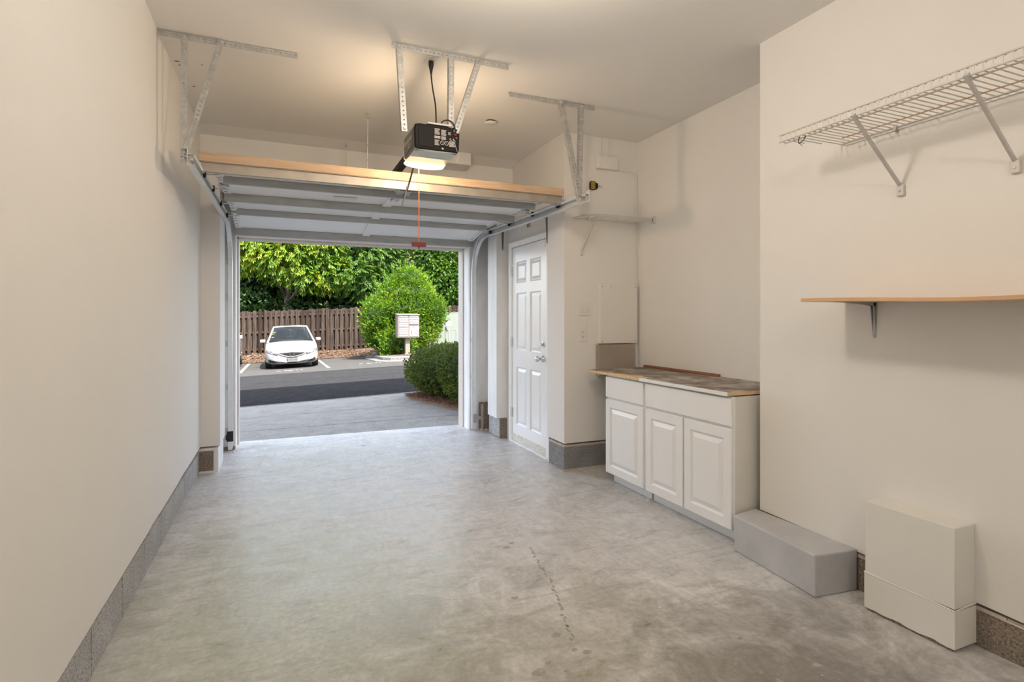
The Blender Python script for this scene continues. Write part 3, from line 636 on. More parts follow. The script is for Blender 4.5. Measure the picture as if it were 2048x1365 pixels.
k = MB(); k.box(2.244, 2.262, 4.512, 4.540, 0, 2.045); k.box(2.244, 2.262, 5.362, 5.39, 0, 2.045); k.box(2.244, 2.262, 4.512, 5.39, 2.039, 2.052); k.build('door_jamb', M['trim'], d1)
k = MB(); k.box(2.235, 2.30, 4.51, 5.39, 0, .02); k.build('door_threshold', M['trimdirty'], d1, bevel=.003)
k = MB(); k.box(2.2495, 2.2525, 4.56, 5.35, .03, .10); k.build('door_kick_scuff', mat('scuffed_paint', (.72, .71, .64), .6, var=.18, scale=16, stretch=(1, 1, 3)), d1)
for z in (.31, 1.05, 1.79):
    k = MB(); k.tube([(2.243, 5.362, z-.05), (2.243, 5.362, z+.05)], .008); k.box(2.246, 2.2525, 5.335, 5.385, z-.048, z+.048); k.build('door_hinge', M['steelgrey'], d1)
k = MB(); k.lathe((2.252, 4.612, .92), (-1, 0, 0), [(.033, 0), (.033, .006), (.014, .012), (.013, .035), (.024, .045), (.029, .06), (.024, .074), (.008, .078)], 20); k.build('door_knob', M['chrome'], d1, smooth=True)
k = MB(); k.lathe((2.252, 4.607, 1.054), (-1, 0, 0), [(.028, 0), (.028, .008), (.02, .012)], 20); k.box(2.222, 2.242, 4.602, 4.612, 1.042, 1.066); k.build('deadbolt', M['chrome'], d1)
k = MB(); k.box(2.238, 2.25, 4.535, 4.575, 1.965, 2.02); k.build('door_sensor', M['plate'], d1, bevel=.002)

# ------------------------------------------------------------------ brackets and hook around the door
t = thing('shelf_bracket', (2.20, 5.53, 2.2), 'dark grey shelf bracket on the pier between the entry door and opening', 'bracket', 'dark shelf brackets beside the entry door')
k = MB(); k.prism([(2.196, 2.30), (2.226, 2.30), (2.216, 2.05), (2.211, 2.035), (2.206, 2.05)], 'y', 5.520, 5.530); k.build('wall_leg', M['darkbr'], t)
k = MB(); k.prism([(5.530, 2.30), (5.530, 2.292), (5.27, 2.292), (5.27, 2.298)], 'x', 2.198, 2.224); k.build('shelf_arm', M['darkbr'], t)
k = MB(); k.lathe((2.211, 5.52, 2.06), (0, -1, 0), [(.005, 0), (.004, .003)], 8); k.build('screw', M['chrome'], t)
t = thing('shelf_bracket', (2.235, 4.44, 2.2), 'dark grey shelf bracket seen edge on beside the corner of the door casing', 'bracket', 'dark shelf brackets beside the entry door')
k = MB(); k.prism([(4.442, 2.30), (4.475, 2.30), (4.449, 1.99), (4.442, 1.975)], 'x', 2.205, 2.214); k.prism([(2.205, 2.30), (2.235, 2.30), (2.226, 1.99), (2.210, 1.99)], 'y', 4.441, 4.449); k.build('wall_leg', M['darkbr'], t)
k = MB(); k.prism([(4.442, 2.30), (4.442, 2.292), (4.70, 2.292), (4.70, 2.298)], 'x', 2.206, 2.234); k.build('shelf_arm', M['darkbr'], t)
k = MB(); k.box(2.245, 2.262, 4.958, 4.966, 2.20, 2.30); k.box(2.245, 2.262, 4.918, 4.926, 2.20, 2.30); k.box(2.25, 2.262, 4.918, 4.966, 2.29, 2.30)
tag(k.build('wall_hook', M['steelgrey']), 'small two pronged grey hook on the wall above the entry door', 'hook')

# ------------------------------------------------------------------ fittings on the alcove end wall
Y = 4.124
t = thing('light_switch', (2.41, Y, 1.38), 'white double switch plate on the wall beside the cabinets', 'switch')
MB().box(2.352, 2.468, Y-.006, Y, 1.322, 1.438).build('switch_plate', M['plate'], t, bevel=.002)
for x in (2.387, 2.433):
    MB().box(x-.006, x+.006, Y-.014, Y-.006, 1.368, 1.388).build('toggle', M['plate'], t, bevel=.001)
k = MB()
for x in (2.387, 2.433):
    k.box(x-.007, x+.007, Y-.0066, Y-.006, 1.362, 1.366)
    for z in (1.35, 1.41): k.lathe((x, Y-.006, z), (0, -1, 0), [(.003, 0), (.003, .001)], 8)
each(k, 'screw', M['steelgrey'], t)
t = thing('wall_outlet', (2.39, Y, 1.16), 'white wall outlet below the double switch', 'outlet')
MB().box(2.354, 2.424, Y-.006, Y, 1.102, 1.221).build('cover_plate', M['plate'], t, bevel=.002)
for z in (1.14, 1.183):
    MB().box(2.374, 2.404, Y-.0085, Y-.006, z-.014, z+.014).build('socket', M['plate'], t, bevel=.001)
k = MB()
for z in (1.14, 1.183):
    for x in (2.382, 2.396): k.box(x-.0014, x+.0014, Y-.009, Y-.0084, z-.003, z+.007)
    k.box(2.387, 2.391, Y-.009, Y-.0084, z-.010, z-.006)
each(k, 'slot', M['slot'], t)
t = thing('junction_box', (2.62, Y, 2.65), 'cream junction box with cables under the ceiling in the alcove', 'junction box')
MB().box(2.518, 2.723, Y-.045, Y, 2.597, 2.707).build('box', M['boxboard'], t, bevel=.006)
for x in (2.565, 2.655): MB().tube([(x, Y-.007, 2.707), (x, Y-.007, ZC-.004)], .004).build('cable', M['wall'], t)
MB().tube(bez([(2.723, Y-.008, 2.605), (2.82, Y-.008, 2.60), (2.90, Y-.008, 2.597), (2.925, Y-.008, 2.58), (2.93, Y-.008, 2.5), (2.93, Y-.008, 2.2), (2.935, Y-.008, 1.6)]), .004).build('cable', M['wall'], t)
t = thing('open_switch_box', (2.495, Y, 2.448), 'open wall box with a bare brass switch and dangling wire', 'switch box')
k = MB(); k.prism([(2.455, 2.42), (2.47, 2.405), (2.505, 2.412), (2.53, 2.42), (2.53, 2.475), (2.505, 2.49), (2.47, 2.488), (2.455, 2.47)], 'y', Y-.004, Y-.001); k.build('wall_hole', M['hole'], t)
MB().box(2.466, 2.500, Y-.03, Y-.004, 2.415, 2.478).build('brass_body', M['brass'], t, bevel=.003)
MB().box(2.503, 2.530, Y-.024, Y-.004, 2.425, 2.468).build('dark_switch', M['black'], t, bevel=.002)
MB().tube(bez([(2.53, Y-.02, 2.445), (2.55, Y-.022, 2.448), (2.566, Y-.02, 2.44), (2.575, Y-.02, 2.432)]), .0025).build('loose_wire', M['steelgrey'], t)
t = thing('panel_cover', (2.735, Y, 1.33), 'large white screwed panel cover on the alcove wall', 'panel')
MB().box(2.539, 2.933, Y-.036, Y, 1.078, 1.598).build('cover', M['boxboard'], t, bevel=.006)
k = MB()
for x in (2.565, 2.91):
    for z in (1.10, 1.575): k.lathe((x, Y-.036, z), (0, -1, 0), [(.006, 0), (.005, .003)], 8)
each(k, 'screw', M['steelgrey'], t)
MB().box(2.640, 2.668, Y-.0372, Y-.036, 1.560, 1.585).build('paper_tag', M['pale'], t)
tag(MB().box(2.520, 2.89, Y-.055, Y, .80, 1.072).build('electrical_box', M['greybox'], bevel=.004), 'taupe painted box on the wall under the white panel cover', 'electrical box')
# small wire shelf in the alcove
t = thing('wire_shelf', (2.62, Y, 2.16), 'white wire shelf in the alcove above the cabinets', 'shelf', 'white wire shelves')
k = MB(); zsh = 2.158
for y in (3.895, 3.97, 4.05, Y-.006): k.tube([(2.40 if y < 3.9 else 2.30, y, zsh), (2.955, y, zsh)], .003)
k.tube([(2.42, 3.89, zsh-.022), (2.955, 3.89, zsh-.022)], .003)
x = 2.40
while x < 2.95: k.tube([(x, 3.89, zsh-.022), (x, 3.89, zsh), (x, Y-.006, zsh)], .0018, 6); x += .0275
for f in range(5): k.tube([(2.40-.02*f, 3.89+.02*f, zsh), (2.30-.004*f, Y-.006, zsh)], .0018, 6)
k.build('wire_deck', M['wire'], t)
k = MB(); k.bar((2.402, 3.905, 2.150), (2.376, Y-.012, 1.885), .012, .012); k.build('brace', M['wire'], t)
MB().box(2.366, 2.386, Y-.012, Y, 1.84, 1.89).build('brace_foot', M['wire'], t, bevel=.002)
k = MB(); k.box(2.945, 2.9586, 3.865, 3.91, 2.115, 2.175); k.build('end_bracket', M['wire'], t); MB().box(2.943, 2.946, 3.885, 3.892, 2.13, 2.16).build('bracket_slot', M['slot'], t)
k = MB()
for x in (2.45, 2.68, 2.86): k.box(x-.008, x+.008, Y-.014, Y, 2.145, 2.17)
each(k, 'wall_clip', M['plate'], t)

# ------------------------------------------------------------------ base cabinets
XF = 2.375
stc = [(0, 0), (.003, .007), (.009, .010), (.015, .010), (.040, .001), (.042, 0)]
def cab_front(name, y0, y1, z0, z1, parent, panel=True):
    e = .006
    if panel: k = moulded(y0, y1, z0, z1, XF, .019, [(y0+.060, y1-.060, z0+.060, z1-.060)], stc)
    else: k = moulded(y0, y1, z0, z1, XF, .019, [], stc)
    return k.build(name, M['cab'], parent)
def cabinet(label, y0, y1):
    t = thing('base_cabinet', (XF, y0, 0), label, 'cabinet')
    k = MB(); k.box(XF+.0262, 2.955, y0, y1, .10, .846); k.build('carcass', M['cabside'], t)
    k = MB()
    for (a, c, z0, z1) in ((y0, y0+.02, .10, .848), (y1-.02, y1, .10, .848), (y0+.021, y1-.021, .835, .849), (y0+.021, y1-.021, .655, .678), (y0+.021, y1-.021, .084, .10)): k.box(XF+.0188, XF+.026, a, c, z0, z1)
    k.build('face_frame', M['cab'], t)
    k = MB(); k.box(2.455, 2.475, y0+.012, y1-.004, 0, .10); k.box(2.475, 2.955, y0+.012, y0+.03, 0, .10); k.build('toe_kick', M['cab'], t)
    return t
cw = cabinet('wide white base cabinet with two doors under the counter', 2.410, 3.232)
cab_front('false_drawer_front', 2.416, 3.222, .677, .840, cw, False)
cab_front('door', 2.832, 3.222, .083, .662, cw); cab_front('door', 2.416, 2.820, .083, .662, cw)
MB().box(2.462, 2.50, 3.215, 3.225, 0, .095).build('toe_kick_edge', M['chipwood'], cw)
cn = cabinet('narrow white base cabinet with one door and a drawer under the counter', 3.240, 3.742)
cab_front('drawer', 3.252, 3.738, .677, .840, cn, False); cab_front('door', 3.252, 3.738, .083, .662, cn)
t = thing('countertop', (2.36, 3.2, .86), 'worn brown particle board countertop on the white cabinets', 'countertop')
MB().box(2.362, 2.9575, 2.43, 3.99, .853, .873).build('top', M['counter'], t)
MB().box(2.358, 2.362, 2.43, 3.27, .852, .874).build('front_edge', M['cab'], t)
MB().box(2.362, 2.9575, 2.426, 2.43, .853, .873).build('raw_end', M['chipwood'], t)
k = MB(); k.box(2.358, 2.362, 3.27, 3.985, .853, .873); k.prism([(2.362, 3.20), (2.40, 3.235), (2.445, 3.215), (2.43, 3.30), (2.46, 3.38), (2.405, 3.46), (2.43, 3.55), (2.385, 3.62), (2.40, 3.70), (2.362, 3.72)], 'z', .873, .8735); k.build('chipped_edge', M['chipwood'], t)
k = MB(); k.prism([(.873+0, 0), (0, 0)][0:0] or [(2.925, .8735), (2.946, .8735), (2.946, .889), (2.937, .894), (2.925, .882)], 'y', 3.10, 4.00)
tag(k.build('wood_moulding', M['redstick'], bevel=.002), 'reddish brown stick of moulding lying at the back of the countertop', 'moulding')

# ------------------------------------------------------------------ concrete step and boxed enclosure
poly = [(2.335, 2.345), (2.342, 2.36), (2.5374, 2.40), (2.5374, 1.782), (2.284, 1.810)]
tag(MB().prism(poly, 'z', 0, .198).build('concrete_step', M['steppaint'], bevel=.008), 'grey painted concrete step on the floor beside the cabinets', 'step')
t = thing('utility_enclosure', (2.47, 1.48, 0), 'white boxed enclosure against the shelf wall near the floor', 'box')
k = MB(); k.box(2.405, XR, 1.300, 1.655, .168, .485); k.build('upper_box', M['boxboard'], t, bevel=.003)
lo = [(1.298+.359*i/14, .010+(.004 if i in (3, 4, 8, 9) else 0)+R.uniform(0, .004)) for i in range(15)]
k = MB(); k.prism(lo+[(1.657, .172), (1.298, .160)], 'x', 2.402, XR+.006); k.build('lower_box', M['boxboard'], t, bevel=.002)
k = MB(); k.tube([(2.403, 1.657, .168), (2.403, 1.54, .166), (2.403, 1.42, .167), (2.403, 1.298, .163), (2.47, 1.297, .170), (2.535, 1.297, .172)], .0035, 6); k.build('seam', M['boxboard'], t)
k = MB(); k.box(2.41, XR, 1.31, 1.645, 0, .02); k.build('block_foot', M['blockbrown'], t)

# ------------------------------------------------------------------ wire shelf on the right wall
t = thing('wire_shelf', (XR, 1.0, 2.157), 'long white wire shelf high above the sagging board shelf', 'shelf', 'white wire shelves')
k = MB(); xf, zd, y0, y1 = 2.225, 2.152, .15, 1.915
def yend(x): return 1.955-(x-xf)/(XR-xf)*.095
for x, z, r in ((xf, zd, .0042), (xf, zd+.032, .0042), (xf+.028, zd-.004, .004), (XR-.012, zd, .004)): k.tube([(x, y0, z), (x, yend(x), z)], r)
y = y0
while y < 1.955:
    e = min(1, max(0, (1.955-y)/.095)) if y > 1.86 else 1
    k.tube([(xf, y, zd+.034), (xf, y, zd), (xf+(XR-.012-xf)*e, y, zd)], .0025, 6); y += .0276
    k.tube([(xf+.001, y-.0276, zd+.034), (xf+.02, y-.0276, zd+.034)], .0025, 6)
k.build('wire_deck', M['wire'], t)
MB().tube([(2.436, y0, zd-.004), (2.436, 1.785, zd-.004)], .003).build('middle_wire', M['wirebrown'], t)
MB().box(XR-.008, XR, y0, 1.84, zd-.012, zd+.006).build('wall_channel', M['plate'], t)
for y in (1.577, 1.163, .74):
    br = MB(); br.bar((2.222, y, zd-.004), (XR-.006, y+.004, 1.885), .010, .014); br.bar((2.216, y, zd+.004), (2.236, y, zd-.012), .016, .016); b_ = br.build('brace', M['bracegrey'], t)
    MB().box(XR-.016, XR, y-.013, y+.017, 1.842, 1.892).build('brace_foot', M['wire'], b_, bevel=.004)
    MB().lathe((XR-.016, y+.002, 1.862), (-1, 0, 0), [(.005, 0), (.004, .003)], 8).build('foot_screw', M['steelgrey'], b_)
k = MB(); k.box(XR-.018, XR, 1.592, 1.606, zd-.018, zd+.008); k.lathe((XR-.018, 1.599, zd-.014), (-1, 0, 0), [(.006, 0), (.006, .004)], 8); k.build('wall_clip', M['steelgrey'], t)
k = MB(); k.tube(bez([(2.240, 1.852, 2.150), (2.236, 1.858, 2.135), (2.240, 1.856, 2.120), (2.246, 1.835, 2.135), (2.250, 1.828, 2.15)]), .0016, 6); k.tube([(2.240, 1.856, 2.122), (2.242, 1.842, 2.106)], .0012, 5)
tag(k.build('cable_tie', M['black']), 'black twist tie hanging from the open end of the long wire shelf', 'cable tie')

# ------------------------------------------------------------------ sagging board shelf
def zb(y): return 1.3765-.016*math.exp(-((y-1.15)/.38)**2)-(.0 if y < 1.7 else 0)
loops = []
for i in range(33):
    y = 1.845-i*.055; z = zb(y); loops.append([(2.235, y, z), (XR, y, z), (XR, y, z+.0165), (2.235, y, z+.0165)])
t = thing('board_shelf', (XR, 1.2, 1.38), 'sagging varnished wood board shelf under the long wire shelf', 'shelf')
MB().loft(loops).build('shelf_board', M['board'], t, bevel=.002)
yb = 1.701
k = MB(); k.prism([(yb-.016, 1.372), (yb+.016, 1.372), (yb+.008, 1.215), (yb, 1.206), (yb-.008, 1.215)], 'x', XR-.004, XR); k.prism([(XR-.004, 1.372), (XR-.02, 1.372), (XR-.004, 1.24)], 'y', yb-.009, yb-.006); k.prism([(XR-.004, 1.372), (XR-.02, 1.372), (XR-.004, 1.24)], 'y', yb+.006, yb+.009)
k.prism([(XR-.25, 1.374), (XR, 1.374), (XR, 1.352), (XR-.06, 1.362)], 'y', yb-.009, yb-.006); k.prism([(XR-.25, 1.374), (XR, 1.374), (XR, 1.352), (XR-.06, 1.362)], 'y', yb+.006, yb+.009); k.box(XR-.25, XR, yb-.014, yb+.014, 1.3725, 1.3755)
b_ = k.build('bracket', M['steelgrey'], t, bevel=.001)
k = MB(); k.lathe((XR-.004, yb, 1.225), (-1, 0, 0), [(.005, 0), (.004, .003)], 8); k.lathe((XR-.004, yb, 1.345), (-1, 0, 0), [(.005, 0), (.004, .003)], 8); each(k, 'screw', M['galvdull'], b_)

# ------------------------------------------------------------------ marks and crumbs on the floor
k = MB()
def blob(x, y, rx, ry, n=9):
    k.prism([(x+rx*math.cos(2*PI*a/n)*R.uniform(.7, 1.2), y+ry*math.sin(2*PI*a/n)*R.uniform(.7, 1.2)) for a in range(n)], 'z', .0002, .0006)
tr = [(1.30, 2.82), (1.255, 2.60), (1.225, 2.42), (1.165, 2.22), (1.115, 2.06), (1.085, 1.95)]
for i in range(len(tr)-1):
    for j in range(6):
        f = j/6; x = tr[i][0]*(1-f)+tr[i+1][0]*f; y = tr[i][1]*(1-f)+tr[i+1][1]*f; blob(x+R.uniform(-.007, .007), y+R.uniform(-.01, .01), R.uniform(.004, .010), R.uniform(.008, .022), 7)
for x, y, r in ((1.04, 2.01, .022), (1.06, 1.893, .015), (1.1, 1.86, .02), (.877, 1.822, .03), (.93, 1.86, .016), (1.178, 2.884, .025), (1.23, 2.93, .018), (1.0, 2.35, .02), (1.72, 1.70, .012), (2.05, 1.75, .02), (.97, 1.79, .012)): blob(x, y, r, r*.7)
stain = mat('oil_drip', (.34, .32, .29), .6, var=.2, scale=30)
o = k.build('oil_drips', stain); tag(o, 'trail of dark drips across the concrete floor', 'stain', kind='stuff')
k = MB()
for i in range(46):
    x, y = R.uniform(-.45, 2.1), R.uniform(1.3, 5.6); s_ = R.uniform(.002, .006)
    k.prism([(x+s_*math.cos(2*PI*a/5)*R.uniform(.5, 1.3), y+s_*math.sin(2*PI*a/5)*R.uniform(.5, 1.6)) for a in range(5)], 'z', 0.0003, .0016)
for x, y, s_ in ((-.40, 6.0, .02), (-.42, 5.95, .018), (2.41, 3.24, .014), (2.15, 6.04, .018), (2.20, 6.02, .012)): k.prism([(x+s_*math.cos(2*PI*a/6)*R.uniform(.5, 1.3), y+s_*math.sin(2*PI*a/6)*R.uniform(.5, 1.3)) for a in range(6)], 'z', .0003, .012)
tag(k.build('paint_chips', M['plate']), 'scattered white paint chips on the floor', 'debris', kind='stuff')

# ================================================================== outdoors
def G(x, y):
    t_ = min(1, max(0, (y-6.45)/3.45)); return -.0226*(y-6.45)+.036*t_*(x-.8)-.012
def sheet(name, x0, x1, y0, y1, m, nx=12, ny=12, dz=0, zf=G):
    k = MB(); vs_ = [(x0+(x1-x0)*i/nx, y0+(y1-y0)*j/ny) for j in range(ny+1) for i in range(nx+1)]
    k.add([(x, y, zf(x, y)+dz) for x, y in vs_], [(j*(nx+1)+i, j*(nx+1)+i+1, (j+1)*(nx+1)+i+1, (j+1)*(nx+1)+i) for j in range(ny) for i in range(nx)])
    return k.build(name, m, smooth=True)
struct(sheet('ground', -40, 40, YO, 70, M['soil'], 40, 40, -.5), 'soil under the yard', 'ground')
# driveway slabs with joints
k = MB()
def slab(x0, x1, y0, y1):
    n = 6; m_ = 5
    vs_ = [(x0+(x1-x0)*i/n, y0+(y1-y0)*j/m_) for j in range(m_+1) for i in range(n+1)]
    k.add([(x, y, G(x, y)) for x, y in vs_]+[(x, y, G(x, y)-.1) for x, y in ((x0, y0), (x1, y0), (x1, y1), (x0, y1))], [(j*(n+1)+i, j*(n+1)+i+1, (j+1)*(n+1)+i+1, (j+1)*(n+1)+i) for j in range(m_) for i in range(n)])
for ya, yb in ((YO+.012, 7.20), (7.214, 8.42), (8.434, 9.80)):
    slab(-.62, 4.2, ya, yb); slab(-4.5, -.634, ya, yb)
struct(k.build('driveway_pavement', M['drive'], smooth=True), 'pale concrete driveway outside the opening', 'driveway_pavement')
k = MB(); k.box(-4.5, 4.2, YO, 9.9, -.6, -.16); struct(k.build('driveway_joint_slab', M['hole']), 'dark joints under the driveway', 'driveway_pavement')
struct(sheet('gutter_curb', -25, 25, 9.80, 9.98, M['gutter'], 20, 2, -.004), 'concrete gutter strip along the road', 'gutter')
struct(sheet('road', -28, 28, 9.98, 17.0, M['asphalt'], 20, 14, -.006), 'asphalt lane outside the garage', 'road')
struct(sheet('parking_road', -28, 28, 17.0, 24.6, M['asphaltworn'], 20, 14, -.006), 'worn asphalt parking bays', 'road')
k = MB()
for x, ya, yb in ((1.38, 17.95, 23.6), (-1.14, 18.35, 23.6), (-3.66, 18.2, 23.6)):
    for j in range(10):
        a, c = ya+(yb-ya)*j/10, ya+(yb-ya)*(j+1)/10; k.add([(x-.055, a, G(x, a)), (x+.055, a, G(x, a)), (x+.055, c, G(x, c)), (x-.055, c, G(x, c))], [(0, 1, 2, 3)])
struct(k.build('road_marking', M['roadpaint']), 'white parking bay lines', 'road marking')
k = MB()
for cx, cy in ((.22, 18.0), (2.75, 19.0)):
    for dx, w in ((-.35, .16), (-.10, .12), (.02, .10), (.22, .16)):
        for i in range(4):
            x, y = cx+dx+R.uniform(0, w), cy+R.uniform(-.14, .14); r = R.uniform(.025, .06)
            k.add([(x+r*math.cos(2*PI*a/6), y+1.8*r*math.sin(2*PI*a/6), G(x, y)+.001) for a in range(6)], [tuple(range(6))])
struct(k.build('bay_number_marking', M['roadpaint']), 'worn stencilled bay numbers', 'road marking')
k = MB()
for y0_, off in ((14.3, 0), (16.6, .3)):
    pts = [(x*1.0-12, y0_+.05*math.sin(x*.9+off)) for x in range(26)]
    for (xa, ya), (xb, yb) in zip(pts, pts[1:]): k.add([(xa, ya, G(xa, ya)-.003), (xb, yb, G(xb, yb)-.003), (xb, yb+.03, G(xb, yb)-.003), (xa, ya+.03, G(xa, ya)-.003)], [(0, 1, 2, 3)])
struct(k.build('road_marking', M['carblack']), 'dark seams in the asphalt', 'road')
# leaf littered bank up to the fence
def bank(x, y):
    t_ = min(1, max(0, (y-24.0)/1.2)); t_ = t_*t_*(3-2*t_); return G(x, 24.0)*(1-t_)+(-.16+.035*(x-1))*t_+.025*math.sin(x*5+y*3)*t_+max(0, y-26)*.05
struct(sheet('bank_ground', -30, 32, 24.0, 27.0, M['litter'], 90, 16, .01, bank), 'leaf littered bank below the fence', 'ground')
struct(sheet('woodland_ground', -36, 40, 27.0, 60.0, M['soil'], 40, 20, .0, bank), 'dark woodland floor behind the fence', 'ground')
k = MB()
for i in range(1500):
    x, y = R.uniform(-3.5, 4.5), R.uniform(23.9, 25.3); z = bank(x, y)+.02; a = R.uniform(0, PI); s_ = R.uniform(.03, .08)
    k.add([(x-s_*math.cos(a), y-s_*math.sin(a), z), (x+.3*s_*math.sin(a), y-.3*s_*math.cos(a), z+R.uniform(0, .04)), (x+s_*math.cos(a), y+s_*math.sin(a), z+R.uniform(0, .03)), (x-.3*s_*math.sin(a), y+.3*s_*math.cos(a), z+R.uniform(0, .04))], [(0, 1, 2, 3)])
dl = leafmat('dry_leaves', (.06, .03, .014), (.13, .075, .04), (.22, .15, .10), .2)
tag(k.build('fallen_leaves', dl), 'dry brown leaves along the foot of the fence', 'leaves', kind='stuff')

# ------------------------------------------------------------------ wooden fence
def fence(label, x0, x1, y, ztop, zbot, posts):
    t = thing('wooden_fence', ((x0+x1)/2, y, zbot(x0)), label, 'fence')
    x = x0; i = 0
    front, back = MB(), MB()
    while x < x1:
        w = .128+R.uniform(-.010, .008)
        kk, yy = (front, y) if i % 2 == 0 else (back, y+.075)
        zt = ztop(x)+R.uniform(-.035, .03); z0 = zbot(x)+R.uniform(0, .05)
        kk.prism([(x, z0), (x+w, z0), (x+w, zt-.02), (x+w-.018, zt), (x+.018, zt), (x, zt-.02)], 'y', yy, yy+.018)
        x += .108 if i % 2 else .100; i += 1
    front.build('front_boards', M['fencewood'], t); back.build('back_boards', M['fencewood'], t)
    for f in (.88, .50, .10):
        MB().bar((x0, y+.046, zbot(x0)+(ztop(x0)-zbot(x0))*f), (x1, y+.046, zbot(x1)+(ztop(x1)-zbot(x1))*f), .05, .085).build('rail', M['fencewood'], t)
    for px in posts: MB().box(px-.05, px+.05, y-.02, y+.078, zbot(px)-.4, ztop(px)+.03).build('post', M['fencewood'], t)
fence('weathered brown shadowbox fence behind the white car', -4.2, 1.93, 25.3, lambda x: 1.635+.048*x, lambda x: -.13+.03*(x-1), [-3.0, -.6, 1.86])
fence('weathered fence stretch between the car and the mailbox bush', 2.0, 10.5, 25.45, lambda x: 1.66+.035*x, lambda x: -.13+.03*(x-1), [4.4, 6.8, 9.2])

